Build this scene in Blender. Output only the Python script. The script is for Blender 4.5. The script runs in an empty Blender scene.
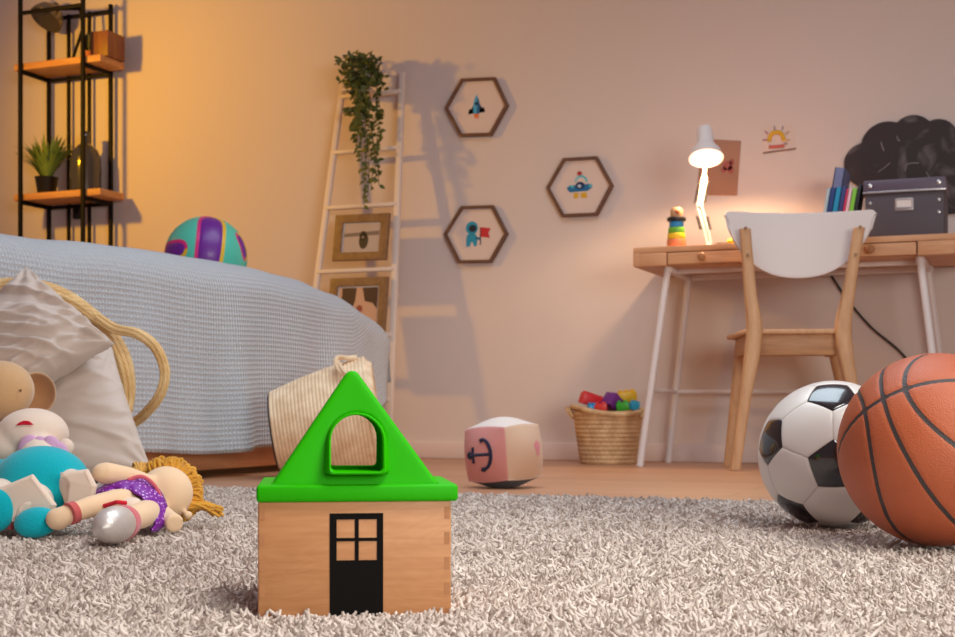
import bpy, bmesh, math, random
import numpy as np
from mathutils import Vector, Matrix, noise

random.seed(7)
rng = np.random.default_rng(11)
SC = bpy.context.scene
COL = SC.collection
PI = math.pi
# ------------------------------------------------------------------ camera model
F_PX = 1370.0
HORIZON = 410.0
CX = 477.5
CAM_Z = 0.195
PHI = math.atan(0.41)
FW = Vector((-math.sin(PHI), math.cos(PHI), 0))
RT = Vector((math.cos(PHI), math.sin(PHI), 0))
WALL_Y = 5.05


def P(px, py, D):
    p = FW * D + RT * ((px - CX) / F_PX * D)
    p.z = CAM_Z - (py - HORIZON) / F_PX * D
    return p


def on_y(px, py, Y):
    u = (px - CX) / F_PX
    return P(px, py, Y / (math.cos(PHI) + u * math.sin(PHI)))


def on_z(px, py, z):
    return P(px, py, (CAM_Z - z) * F_PX / (py - HORIZON))


def px_len(n, D):
    return n * D / F_PX


# ------------------------------------------------------------------ materials
def srgb(r, g, b):
    def f(c):
        c /= 255.0
        return c / 12.92 if c <= 0.04045 else ((c + 0.055) / 1.055) ** 2.4
    return (f(r), f(g), f(b), 1)


def new_mat(name):
    m = bpy.data.materials.new(name)
    m.use_nodes = True
    nt = m.node_tree
    return m, nt, nt.nodes['Principled BSDF']


def N(nt, typ, **kw):
    n = nt.nodes.new(typ)
    for k, v in kw.items():
        if k in n.inputs:
            n.inputs[k].default_value = v
        else:
            setattr(n, k, v)
    return n


def plain(name, col, rough=0.5, metal=0.0, spec=0.5, coat=0.0, bump=0.0, bscale=60, sheen=0.0, var=0.0, vscale=8):
    m, nt, b = new_mat(name)
    b.inputs['Base Color'].default_value = col
    b.inputs['Roughness'].default_value = rough
    b.inputs['Metallic'].default_value = metal
    b.inputs['Specular IOR Level'].default_value = spec
    b.inputs['Coat Weight'].default_value = coat
    b.inputs['Sheen Weight'].default_value = sheen
    tc = N(nt, 'ShaderNodeTexCoord')
    if bump > 0:
        n = N(nt, 'ShaderNodeTexNoise', Scale=bscale, Detail=4.0)
        nt.links.new(tc.outputs['Object'], n.inputs['Vector'])
        bp = N(nt, 'ShaderNodeBump', Strength=bump, Distance=0.002)
        nt.links.new(n.outputs['Fac'], bp.inputs['Height'])
        nt.links.new(bp.outputs['Normal'], b.inputs['Normal'])
    if var > 0:
        n = N(nt, 'ShaderNodeTexNoise', Scale=vscale, Detail=3.0)
        nt.links.new(tc.outputs['Object'], n.inputs['Vector'])
        hs = N(nt, 'ShaderNodeMix', data_type='RGBA')
        hs.inputs['A'].default_value = tuple(c * (1 - var) for c in col[:3]) + (1,)
        hs.inputs['B'].default_value = tuple(min(1, c * (1 + var)) for c in col[:3]) + (1,)
        nt.links.new(n.outputs['Fac'], hs.inputs['Factor'])
        nt.links.new(hs.outputs['Result'], b.inputs['Base Color'])
    return m


def wood(name, c1, c2, stretch=(1, 1, 1), scale=10, rough=0.5, bump=0.1):
    """grain along the axis with the small stretch value"""
    m, nt, b = new_mat(name)
    tc = N(nt, 'ShaderNodeTexCoord')
    mp = N(nt, 'ShaderNodeMapping')
    mp.inputs['Scale'].default_value = stretch
    nt.links.new(tc.outputs['Object'], mp.inputs['Vector'])
    n1 = N(nt, 'ShaderNodeTexNoise', Scale=scale, Detail=6.0, Roughness=0.6, Distortion=0.6)
    n2 = N(nt, 'ShaderNodeTexNoise', Scale=scale * 5, Detail=4.0, Roughness=0.6)
    nt.links.new(mp.outputs[0], n1.inputs['Vector'])
    nt.links.new(mp.outputs[0], n2.inputs['Vector'])
    ad = N(nt, 'ShaderNodeMath', operation='MULTIPLY_ADD')
    nt.links.new(n2.outputs['Fac'], ad.inputs[0])
    ad.inputs[1].default_value = 0.4
    nt.links.new(n1.outputs['Fac'], ad.inputs[2])
    cr = N(nt, 'ShaderNodeValToRGB')
    cr.color_ramp.elements[0].position = 0.45
    cr.color_ramp.elements[0].color = c2
    cr.color_ramp.elements[1].position = 0.9
    cr.color_ramp.elements[1].color = c1
    nt.links.new(ad.outputs[0], cr.inputs['Fac'])
    nt.links.new(cr.outputs['Color'], b.inputs['Base Color'])
    b.inputs['Roughness'].default_value = rough
    bp = N(nt, 'ShaderNodeBump', Strength=bump, Distance=0.001)
    nt.links.new(ad.outputs[0], bp.inputs['Height'])
    nt.links.new(bp.outputs['Normal'], b.inputs['Normal'])
    return m


def rope_mat(name, c1, c2, scale=220):
    m, nt, b = new_mat(name)
    uv = N(nt, 'ShaderNodeUVMap')
    mp = N(nt, 'ShaderNodeMapping')
    nt.links.new(uv.outputs[0], mp.inputs['Vector'])
    w = N(nt, 'ShaderNodeTexWave', Scale=scale / 6.3, Distortion=2.0, Detail=2.0)
    w.bands_direction = 'DIAGONAL'
    nt.links.new(mp.outputs[0], w.inputs['Vector'])
    tc = N(nt, 'ShaderNodeTexCoord')
    n = N(nt, 'ShaderNodeTexNoise', Scale=26.0, Detail=4.0)
    nt.links.new(tc.outputs['Object'], n.inputs['Vector'])
    mx = N(nt, 'ShaderNodeMix', data_type='RGBA')
    mx.inputs['A'].default_value = c2
    mx.inputs['B'].default_value = c1
    cr = N(nt, 'ShaderNodeMapRange')
    cr.inputs['From Min'].default_value = 0.3
    cr.inputs['From Max'].default_value = 0.65
    nt.links.new(n.outputs['Fac'], cr.inputs['Value'])
    nt.links.new(cr.outputs[0], mx.inputs['Factor'])
    nt.links.new(mx.outputs['Result'], b.inputs['Base Color'])
    bp = N(nt, 'ShaderNodeBump', Strength=0.4, Distance=0.002)
    nt.links.new(w.outputs['Fac'], bp.inputs['Height'])
    nt.links.new(bp.outputs['Normal'], b.inputs['Normal'])
    b.inputs['Roughness'].default_value = 0.75
    b.inputs['Specular IOR Level'].default_value = 0.25
    return m


def fabric(name, col, scale=500, bump=0.4, rough=0.9, var=0.08):
    m = plain(name, col, rough, bump=bump, bscale=scale, sheen=0.25, var=var, vscale=14, spec=0.2)
    return m


def emit_mat(name, col, s):
    m, nt, b = new_mat(name)
    b.inputs['Base Color'].default_value = (0.9, 0.9, 0.9, 1)
    b.inputs['Emission Color'].default_value = col
    b.inputs['Emission Strength'].default_value = s
    return m


# ------------------------------------------------------------------ mesh helpers
def tag(o, label=None, cat=None, group=None, kind=None):
    if label: o['label'] = label
    if cat: o['category'] = cat
    if group: o['group'] = group
    if kind: o['kind'] = kind
    return o


def thing(name, label, cat, loc=(0, 0, 0), rotz=0.0, group=None, rot=None):
    o = bpy.data.objects.new(name, None)
    o.empty_display_size = 0.05
    COL.objects.link(o)
    o.location = loc
    o.rotation_euler = rot if rot is not None else (0, 0, rotz)
    return tag(o, label, cat, group)


def dup(root, loc, label, rot=None):
    r = root.copy()
    COL.objects.link(r)
    r.location = loc
    if rot is not None: r.rotation_euler = rot
    r['label'] = label
    for ch in list(root.children):
        c = ch.copy(); COL.objects.link(c); c.parent = r
        for g in list(ch.children):
            d = g.copy(); COL.objects.link(d); d.parent = c
    return r


class MB:
    def __init__(s):
        s.v = []; s.f = []; s.m = []; s.uv = []

    def add(s, v, f, mat=0, M=None, uv=None):
        b = len(s.v)
        if M is not None:
            v = [M @ Vector(p) for p in v]
        s.v.extend([tuple(p) for p in v])
        for i, q in enumerate(f):
            s.f.append(tuple(b + k for k in q))
            s.m.append(mat if not isinstance(mat, (list, tuple)) else mat[i])
            s.uv.append(uv[i] if uv else [(0, 0)] * len(q))
        return s

    def bm(s, bm, mat=0, M=None):
        bm.verts.index_update()
        v = [x.co.copy() for x in bm.verts]
        f = [[w.index for w in x.verts] for x in bm.faces]
        bm.free()
        return s.add(v, f, mat, M)

    def box(s, c, size, bevel=0.0, rot=None, mat=0, seg=2):
        bm = bmesh.new()
        bmesh.ops.create_cube(bm, size=1)
        for v in bm.verts:
            v.co = Vector((v.co.x * size[0], v.co.y * size[1], v.co.z * size[2]))
        if bevel > 0:
            bmesh.ops.bevel(bm, geom=list(bm.edges), offset=bevel, segments=seg, affect='EDGES', profile=0.5)
        M = Matrix.Translation(Vector(c))
        if rot is not None:
            M = M @ (rot if isinstance(rot, Matrix) else Matrix.Rotation(rot, 4, 'Z'))
        return s.bm(bm, mat, M)

    def beam(s, a, b, w, h, bevel=0.002, up=Vector((0, 0, 1)), mat=0):
        a = Vector(a); b = Vector(b)
        z = (b - a); L = z.length; z = z.normalized()
        x = up.cross(z)
        if x.length < 1e-4: x = Vector((1, 0, 0))
        x.normalize(); y = z.cross(x)
        R = Matrix((x, y, z)).transposed().to_4x4()
        return s.box((a + b) / 2, (w, h, L), bevel, R, mat)

    def tube(s, path, r, seg=10, closed=False, mat=0, caps=True, flat=1.0):
        path = [Vector(p) for p in path]
        n = len(path)
        rr = r if isinstance(r, (list, tuple)) else [r] * n
        t0 = (path[1] - path[0]).normalized()
        nrm = t0.orthogonal().normalized()
        V = []; F = []; U = []
        L = 0
        lens = []
        for i in range(n):
            if closed:
                t = (path[(i + 1) % n] - path[i - 1])
            else:
                t = path[min(i + 1, n - 1)] - path[max(i - 1, 0)]
            t.normalize()
            nrm = (nrm - t * nrm.dot(t))
            if nrm.length < 1e-6: nrm = t.orthogonal()
            nrm.normalize()
            bn = t.cross(nrm)
            if i: L += (path[i] - path[i - 1]).length
            lens.append(L)
            for k in range(seg):
                a = 2 * PI * k / seg
                V.append(path[i] + nrm * (math.cos(a) * rr[i]) + bn * (math.sin(a) * rr[i] * flat))
        rows = n if closed else n - 1
        for i in range(rows):
            j = (i + 1) % n
            for k in range(seg):
                k2 = (k + 1) % seg
                F.append((i * seg + k, i * seg + k2, j * seg + k2, j * seg + k))
                u0, u1 = lens[i], lens[j] if j else L + 0.01
                v0, v1 = k / seg * 2 * PI * 0.01, (k + 1) / seg * 2 * PI * 0.01
                U.append([(u0, v0), (u0, v1), (u1, v1), (u1, v0)])
        if caps and not closed:
            F.append(tuple(reversed(range(seg)))); U.append([(0, 0)] * seg)
            F.append(tuple((n - 1) * seg + k for k in range(seg))); U.append([(0, 0)] * seg)
        return s.add(V, F, mat, None, U)

    def lathe(s, prof, seg=32, mat=0, M=None):
        V = []; F = []; U = []; mats = []
        n = len(prof)
        for (r, z) in prof:
            for k in range(seg):
                a = 2 * PI * k / seg
                V.append(Vector((r * math.cos(a), r * math.sin(a), z)))
        L = 0
        for i in range(n - 1):
            dl = math.hypot(prof[i + 1][0] - prof[i][0], prof[i + 1][1] - prof[i][1])
            for k in range(seg):
                k2 = (k + 1) % seg
                F.append((i * seg + k, i * seg + k2, (i + 1) * seg + k2, (i + 1) * seg + k))
                R = max(0.01, prof[i][0])
                U.append([(k / seg * 2 * PI * R, L), ((k + 1) / seg * 2 * PI * R, L), ((k + 1) / seg * 2 * PI * R, L + dl), (k / seg * 2 * PI * R, L + dl)])
                mats.append(mat[i] if isinstance(mat, (list, tuple)) else mat)
            L += dl
        if prof[0][0] > 1e-5:
            F.append(tuple(reversed(range(seg)))); U.append([(0, 0)] * seg); mats.append(mats[0])
        if prof[-1][0] > 1e-5:
            F.append(tuple((n - 1) * seg + k for k in range(seg))); U.append([(0, 0)] * seg); mats.append(mats[-1])
        return s.add(V, F, mats, M, U)

    def ball(s, c, r, seg=24, rings=14, mat=0, R=None):
        if not isinstance(r, (tuple, list)): r = (r, r, r)
        bm = bmesh.new()
        bmesh.ops.create_uvsphere(bm, u_segments=seg, v_segments=rings, radius=1)
        M = Matrix.Translation(Vector(c)) @ (R if R is not None else Matrix.Identity(4)) @ Matrix.Diagonal((*r, 1))
        return s.bm(bm, mat, M)

    def grid(s, fn, nu, nv, cu=False, cv=False, mat=0, uvf=None):
        V = [Vector(fn(i / (nu if cu else nu - 1), j / (nv if cv else nv - 1))) for i in range(nu) for j in range(nv)]
        F = []; U = []
        for i in range(nu if cu else nu - 1):
            for j in range(nv if cv else nv - 1):
                i2 = (i + 1) % nu; j2 = (j + 1) % nv
                F.append((i * nv + j, i2 * nv + j, i2 * nv + j2, i * nv + j2))
                if uvf:
                    a, b_, c, d = (i / (nu - 1), j / (nv - 1)), ((i + 1) / (nu - 1), j / (nv - 1)), ((i + 1) / (nu - 1), (j + 1) / (nv - 1)), (i / (nu - 1), (j + 1) / (nv - 1))
                    U.append([uvf(*a), uvf(*b_), uvf(*c), uvf(*d)])
                else:
                    U.append([(0, 0)] * 4)
        return s.add(V, F, mat, None, U)

    def plate(s, loops, thick, bevel=0.0, mat=0, M=None, res=2):
        """loops: list of 2D point lists (first outer, others holes) -> solid of the given thickness, centred on z=0"""
        cu = bpy.data.curves.new('tmp', 'CURVE')
        cu.dimensions = '2D'; cu.fill_mode = 'BOTH'
        cu.extrude = max(thick / 2 - bevel, 0.00001); cu.bevel_depth = bevel; cu.bevel_resolution = res
        cu.offset = -bevel
        for lp in loops:
            sp = cu.splines.new('POLY')
            sp.points.add(len(lp) - 1)
            for i, p in enumerate(lp):
                sp.points[i].co = (p[0], p[1], 0, 1)
            sp.use_cyclic_u = True
        ob = bpy.data.objects.new('tmp', cu)
        COL.objects.link(ob)
        dg = bpy.context.evaluated_depsgraph_get()
        me = bpy.data.meshes.new_from_object(ob.evaluated_get(dg))
        bm = bmesh.new(); bm.from_mesh(me)
        bmesh.ops.remove_doubles(bm, verts=list(bm.verts), dist=1e-6)
        bmesh.ops.recalc_face_normals(bm, faces=list(bm.faces))
        bpy.data.objects.remove(ob); bpy.data.curves.remove(cu); bpy.data.meshes.remove(me)
        return s.bm(bm, mat, M)

    def build(s, name, mats, parent=None, smooth=True, angle=35, recalc=True):
        me = bpy.data.meshes.new(name)
        me.from_pydata(s.v, [], s.f)
        if not isinstance(mats, (list, tuple)): mats = [mats]
        for m in mats: me.materials.append(m)
        me.polygons.foreach_set('material_index', s.m)
        uvl = me.uv_layers.new(name='UVMap')
        flat = np.array([c for q in s.uv for p in q for c in p], dtype=np.float32)
        uvl.data.foreach_set('uv', flat)
        me.validate()
        if recalc:
            bm = bmesh.new(); bm.from_mesh(me)
            bmesh.ops.recalc_face_normals(bm, faces=list(bm.faces))
            bm.to_mesh(me); bm.free()
        if smooth:
            me.polygons.foreach_set('use_smooth', [True] * len(me.polygons))
            me.set_sharp_from_angle(angle=math.radians(angle))
        me.update()
        o = bpy.data.objects.new(name, me)
        COL.objects.link(o)
        if parent is not None: o.parent = parent
        return o


def blend(mb, voxel=0.004, smooth=6):
    """one continuous skin over all shapes collected in mb (returns a new MB)"""
    me = bpy.data.meshes.new('tmp'); me.from_pydata(mb.v, [], mb.f)
    ob = bpy.data.objects.new('tmp', me); COL.objects.link(ob)
    r = ob.modifiers.new('r', 'REMESH'); r.mode = 'VOXEL'; r.voxel_size = voxel
    if smooth:
        s_ = ob.modifiers.new('s', 'SMOOTH'); s_.factor = 0.5; s_.iterations = smooth
    dg = bpy.context.evaluated_depsgraph_get()
    m2 = bpy.data.meshes.new_from_object(ob.evaluated_get(dg))
    out = MB().add([v.co.copy() for v in m2.vertices], [tuple(p.vertices) for p in m2.polygons])
    bpy.data.objects.remove(ob); bpy.data.meshes.remove(me); bpy.data.meshes.remove(m2)
    return out


def round_poly(pts, rad, n=6):
    out = []
    k = len(pts)
    rads = rad if isinstance(rad, (list, tuple)) else [rad] * k
    for i in range(k):
        p = Vector((*pts[i], 0)); a = Vector((*pts[i - 1], 0)); b = Vector((*pts[(i + 1) % k], 0))
        u = (a - p).normalized(); v = (b - p).normalized()
        ang = u.angle(v)
        r = rads[i]
        if r <= 0 or ang > PI - 0.02:
            out.append((p.x, p.y)); continue
        d = r / math.tan(ang / 2)
        c = p + (u + v).normalized() * (r / math.sin(ang / 2))
        s0 = p + u * d - c; s1 = p + v * d - c
        for t in range(n + 1):
            q = s0.lerp(s1, t / n).normalized() * r + c
            out.append((q.x, q.y))
    return out


def ellipse(cx, cy, rx, ry, n=24, a0=0.0, a1=2 * PI):
    return [(cx + rx * math.cos(a0 + (a1 - a0) * i / n), cy + ry * math.sin(a0 + (a1 - a0) * i / n)) for i in range(n)]


def bez(pts, n=24):
    """Catmull-Rom through points"""
    pts = [Vector(p) for p in pts]
    P_ = [pts[0] * 2 - pts[1]] + pts + [pts[-1] * 2 - pts[-2]]
    out = []
    segs = len(pts) - 1
    per = max(2, n // segs)
    for i in range(segs):
        p0, p1, p2, p3 = P_[i:i + 4]
        for k in range(per):
            t = k / per
            out.append(0.5 * ((2 * p1) + (p2 - p0) * t + (2 * p0 - 5 * p1 + 4 * p2 - p3) * t * t + (3 * p1 - p0 - 3 * p2 + p3) * t ** 3))
    out.append(pts[-1])
    return out


def axis_frame(z, up=Vector((0, 0, 1))):
    z = Vector(z).normalized()
    x = up.cross(z)
    if x.length < 1e-4: x = Vector((1, 0, 0))
    x.normalize(); y = z.cross(x)
    return Matrix((x, y, z)).transposed().to_4x4()


UPRIGHT = Matrix.Rotation(PI / 2, 4, 'X')     # plate in XY -> upright plate in XZ, its front towards -Y
ROT_CAM = Matrix.Rotation(PHI, 4, 'Z')

# ------------------------------------------------------------------ palette
M_white_paint = plain('white_paint', srgb(226, 215, 212), 0.45)
M_black_metal = plain('black_metal', srgb(17, 14, 13), 0.6, spec=0.2)
M_beech = wood('beech_wood', srgb(214, 164, 118), srgb(192, 138, 94), (1, 1, 8), 14, 0.45)
M_beech_dark = wood('beech_end_grain', srgb(188, 129, 83), srgb(174, 116, 72), (1, 1, 8), 14, 0.5)
M_pine = wood('pine_wood', srgb(222, 168, 124), srgb(194, 134, 92), (0.7, 6, 6), 5, 0.5)
M_birch = wood('birch_wood', srgb(216, 170, 126), srgb(190, 140, 98), (6, 6, 0.8), 6, 0.5)
M_shelf_wood = wood('shelf_wood', srgb(214, 158, 104), srgb(186, 122, 74), (0.8, 8, 8), 5, 0.55)
M_walnut = wood('walnut_wood', srgb(118, 82, 62), srgb(92, 60, 44), (3, 3, 3), 9, 0.5)
M_oak_frame = wood('oak_frame', srgb(150, 112, 74), srgb(118, 84, 52), (4, 4, 4), 8, 0.5)
M_paper = plain('paper', srgb(232, 220, 214), 0.85, spec=0.2)
M_rope = rope_mat('seagrass_rope', srgb(224, 188, 142), srgb(190, 148, 104))
M_rope_gold = rope_mat('golden_rope', srgb(248, 214, 158), srgb(222, 178, 118), 300)
M_rope_pale = rope_mat('pale_rope', srgb(250, 224, 190), srgb(228, 194, 156), 260)
M_black_plastic = plain('black_plastic', srgb(24, 22, 22), 0.4)

# ================================================================== the setting
# floor of wide boards
m, nt, b = new_mat('floor_boards')
tc = N(nt, 'ShaderNodeTexCoord')
mp = N(nt, 'ShaderNodeMapping'); mp.inputs['Rotation'].default_value = (0, 0, 0)
nt.links.new(tc.outputs['Object'], mp.inputs['Vector'])
br = N(nt, 'ShaderNodeTexBrick', Scale=1.0)
br.inputs['Brick Width'].default_value = 1.3; br.inputs['Row Height'].default_value = 0.14
br.inputs['Mortar Size'].default_value = 0.0015; br.inputs['Mortar Smooth'].default_value = 0.3
br.inputs['Color1'].default_value = srgb(200, 146, 110); br.inputs['Color2'].default_value = srgb(188, 134, 98)
br.inputs['Mortar'].default_value = srgb(130, 88, 62)
nt.links.new(mp.outputs[0], br.inputs['Vector'])
mp2 = N(nt, 'ShaderNodeMapping'); mp2.inputs['Scale'].default_value = (1.2, 16, 1)
nt.links.new(tc.outputs['Object'], mp2.inputs['Vector'])
nz = N(nt, 'ShaderNodeTexNoise', Scale=3.0, Detail=6.0, Distortion=0.5)
nt.links.new(mp2.outputs[0], nz.inputs['Vector'])
mr = N(nt, 'ShaderNodeMapRange'); mr.inputs['To Min'].default_value = 0.82; mr.inputs['To Max'].default_value = 1.12
nt.links.new(nz.outputs['Fac'], mr.inputs['Value'])
mx = N(nt, 'ShaderNodeMix', data_type='RGBA'); mx.blend_type = 'MULTIPLY'; mx.inputs['Factor'].default_value = 1.0
nt.links.new(br.outputs['Color'], mx.inputs['A']); nt.links.new(mr.outputs[0], mx.inputs['B'])
nt.links.new(mx.outputs['Result'], b.inputs['Base Color'])
b.inputs['Roughness'].default_value = 0.42
M_floor = m
fl = MB().box((-1.5, 1.9, -0.03), (9.0, 6.4, 0.06)).build('floor', M_floor)
tag(fl, kind='structure')

M_wall = plain('wall_paint', srgb(222, 205, 198), 0.9, spec=0.15, bump=0.05, bscale=90)
w = MB().box((-1.5, WALL_Y + 0.05, 1.35), (9.0, 0.1, 2.7)).build('wall_back', M_wall, smooth=False)
tag(w, kind='structure')
w = MB().box((-5.05, 2.5, 1.35), (0.1, 5.2, 2.7)).build('wall_left', M_wall, smooth=False)
tag(w, kind='structure')
M_base = plain('skirting_paint', srgb(226, 204, 196), 0.6)
w = MB().box((-1.5, WALL_Y - 0.007, 0.034), (8.9, 0.014, 0.068), 0.004).build('baseboard_back', M_base)
tag(w, kind='structure')

# ================================================================== shaggy rug
RX0, RX1, RY0, RY1 = -2.12, 0.75, 0.25, 2.64
M_rug_back = fabric('rug_backing', srgb(196, 182, 172), 300)
m, nt, b = new_mat('rug_pile')
hi = N(nt, 'ShaderNodeObjectInfo')
at = N(nt, 'ShaderNodeAttribute'); at.attribute_name = 'tint'
mx = N(nt, 'ShaderNodeMix', data_type='RGBA')
mx.inputs['A'].default_value = srgb(190, 176, 167)
mx.inputs['B'].default_value = srgb(226, 213, 204)
nt.links.new(at.outputs['Fac'], mx.inputs['Factor'])
nt.links.new(mx.outputs['Result'], b.inputs['Base Color'])
b.inputs['Roughness'].default_value = 0.95
b.inputs['Specular IOR Level'].default_value = 0.1
M_pile = m
rug = thing('shaggy_rug', 'large light grey shaggy rug covering the wooden floor in the foreground', 'rug', ((RX0 + RX1) / 2, (RY0 + RY1) / 2, 0))
MB().box((0, 0, 0.004), (RX1 - RX0, RY1 - RY0, 0.008), 0.003).build('backing', M_rug_back, rug)
PRESS = []   # (x, y, radius, max pile height function) filled in below by the things lying on the rug
HOUSE_C = P(353, 480, 1.17 + 0.07); HOUSE_C.z = 0
HOUSE_ROT = PHI + math.radians(6.8)


def build_pile():
    cand = []
    # density falls with distance so strands stay similar in the picture
    for (d0, d1, dens) in ((0.55, 1.45, 90000), (1.45, 2.1, 55000), (2.1, 3.6, 34000)):
        # sample in (depth, lateral) space
        lat = 0.42 * d1 + 0.3
        n = int((d1 - d0) * 2 * lat * dens)
        d = rng.uniform(d0, d1, n); l = rng.uniform(-lat, lat, n)
        keep = np.abs(l) < 0.42 * d + 0.3
        d = d[keep]; l = l[keep]
        x = FW.x * d + RT.x * l; y = FW.y * d + RT.y * l
        k = (x > RX0 + 0.005) & (x < RX1 - 0.005) & (y > RY0 + 0.005) & (y < RY1 - 0.005)
        cand.append(np.stack([x[k], y[k], d[k]], 1))
    c = np.concatenate(cand)
    n = len(c)
    x, y, dd = c[:, 0], c[:, 1], c[:, 2]
    # clump field: lean direction changes smoothly over a few centimetres
    lean = np.zeros((n, 2))
    for s_, a_ in ((9.0, 0.3), (33.0, 0.35), (77.0, 0.45), (150.0, 0.5)):
        ph = rng.uniform(0, 6.28, 8)
        lean[:, 0] += a_ * (np.sin(s_ * x + ph[0] + 2.3 * np.sin(s_ * .6 * y + ph[1])) * np.cos(s_ * y * .8 + ph[2] + np.sin(s_ * .5 * x + ph[5])))
        lean[:, 1] += a_ * (np.cos(s_ * x * .9 + ph[3] + np.sin(s_ * .5 * y + ph[6])) * np.sin(s_ * y + ph[4] + 2.0 * np.sin(s_ * .7 * x + ph[7])))
    lean += rng.normal(0, 0.38, (n, 2))
    length = rng.normal(0.0195, 0.003, n).clip(0.011, 0.027)
    for (fx, fy, fn) in PRESS:
        h = fn(x - fx, y - fy)        # free height above the floor for strands
        length = np.minimum(length, np.where(h > 0.04, length, np.maximum(h - 0.006, 0.0)))
    k = length > 0.003
    x, y, dd, lean, length = x[k], y[k], dd[k], lean[k], length[k]
    n = len(x)
    NP = 6
    t = np.linspace(0, 1, NP)
    curl = rng.normal(0, 0.30, (n, 2))
    pts = np.zeros((n, NP, 3), dtype=np.float32)
    for i, tt in enumerate(t):
        q = tt ** 1.6
        pts[:, i, 0] = x + length * (lean[:, 0] * q * 0.9 + curl[:, 0] * math.sin(tt * 5))
        pts[:, i, 1] = y + length * (lean[:, 1] * q * 0.9 + curl[:, 1] * math.sin(tt * 5))
        mag = np.sqrt((lean ** 2).sum(1))
        pts[:, i, 2] = 0.004 + length * (tt - 0.35 * np.clip(mag, 0, 1.3) * q)
    hc = bpy.data.hair_curves.new('pile')
    hc.add_curves([NP] * n)
    loc = np.array([(RX0 + RX1) / 2, (RY0 + RY1) / 2, 0], dtype=np.float32)
    hc.attributes['position'].data.foreach_set('vector', (pts - loc).ravel())
    rad = hc.attributes.get('radius') or hc.attributes.new('radius', 'FLOAT', 'POINT')
    fat = np.where(dd < 1.45, 0.00165, np.where(dd < 2.1, 0.0021, 0.0026))
    r = np.outer(fat, np.array([1.0, 1.1, 1.15, 1.12, 1.0, 0.6])).astype(np.float32)
    rad.data.foreach_set('value', r.ravel())
    tint = hc.attributes.new('tint', 'FLOAT', 'CURVE')
    tint.data.foreach_set('value', rng.uniform(0, 1, n).astype(np.float32))
    hc.materials.append(M_pile)
    o = bpy.data.objects.new('pile', hc)
    COL.objects.link(o)
    o.parent = rug
    o['kind'] = 'stuff'


def press_sphere(c, r):
    PRESS.append((c.x, c.y, lambda dx, dy, c=c, r=r: np.where(dx * dx + dy * dy < r * r, c.z - np.sqrt(np.maximum(r * r - dx * dx - dy * dy, 0)), 1.0)))


def press_box(c, hx, hy, rot, h=0.006):
    def fn(dx, dy):
        a = dx * math.cos(rot) + dy * math.sin(rot); b_ = -dx * math.sin(rot) + dy * math.cos(rot)
        return np.where((np.abs(a) < hx) & (np.abs(b_) < hy), h, 1.0)
    PRESS.append((c.x, c.y, fn))


# ================================================================== shape sorter house
K = 1.17 / F_PX
house = thing('toy_house', 'wooden shape sorter toy house with a bright green roof, standing on the shaggy rug', 'toy', (HOUSE_C.x, HOUSE_C.y, 0.009), HOUSE_ROT)
BW = 0.1645; BD = 0.140; BH = 0.1085
# box: 4 boards with finger joints at the corners
mb = MB()
mb.box((0, -BD / 2 + 0.005, BH / 2), (BW, 0.010, BH), 0.0018)
mb.box((0, BD / 2 - 0.005, BH / 2), (BW, 0.010, BH), 0.0018)
mb.box((-BW / 2 + 0.005, 0, BH / 2), (0.010, BD - 0.02, BH), 0.0005)
mb.box((BW / 2 - 0.005, 0, BH / 2), (0.010, BD - 0.02, BH), 0.0005)
mb.box((0, 0, 0.004), (BW - 0.02, BD - 0.02, 0.008), 0.0)
for sx in (-1, 1):
    for k in range(5):
        zc = BH * (k * 2 + 1) / 10
        if k % 1 == 0:
            mb.box((sx * (BW / 2 - 0.0035), -BD / 2 - 0.00005, zc), (0.0045, 0.0004, BH / 10.5), 0, mat=1)
m, nt, b = new_mat('beech_front')
tc = N(nt, 'ShaderNodeTexCoord'); mp = N(nt, 'ShaderNodeMapping'); mp.inputs['Scale'].default_value = (1, 1, 2.6)
mp.inputs['Location'].default_value = (0.035, 0.4, -0.16)
nt.links.new(tc.outputs['Object'], mp.inputs['Vector'])
n1 = N(nt, 'ShaderNodeTexNoise', Scale=9.0, Detail=2.0, Distortion=1.3)
nt.links.new(mp.outputs[0], n1.inputs['Vector'])
mt = N(nt, 'ShaderNodeMath', operation='MULTIPLY'); mt.inputs[1].default_value = 60
nt.links.new(n1.outputs['Fac'], mt.inputs[0])
sn = N(nt, 'ShaderNodeMath', operation='SINE'); nt.links.new(mt.outputs[0], sn.inputs[0])
mp3 = N(nt, 'ShaderNodeMapping'); mp3.inputs['Scale'].default_value = (12, 12, 130)
nt.links.new(tc.outputs['Object'], mp3.inputs['Vector'])
n2 = N(nt, 'ShaderNodeTexNoise', Scale=2.0, Detail=5.0); nt.links.new(mp3.outputs[0], n2.inputs['Vector'])
ad = N(nt, 'ShaderNodeMath', operation='MULTIPLY_ADD'); ad.inputs[1].default_value = 0.06
nt.links.new(sn.outputs[0], ad.inputs[0]); nt.links.new(n2.outputs['Fac'], ad.inputs[2])
cr = N(nt, 'ShaderNodeValToRGB')
cr.color_ramp.elements[0].position = 0.25; cr.color_ramp.elements[0].color = srgb(188, 128, 80)
cr.color_ramp.elements[1].position = 0.75; cr.color_ramp.elements[1].color = srgb(203, 145, 96)
nt.links.new(ad.outputs[0], cr.inputs['Fac']); nt.links.new(cr.outputs['Color'], b.inputs['Base Color'])
b.inputs['Roughness'].default_value = 0.5
mb.build('box', [m, M_beech_dark], house)
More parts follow.
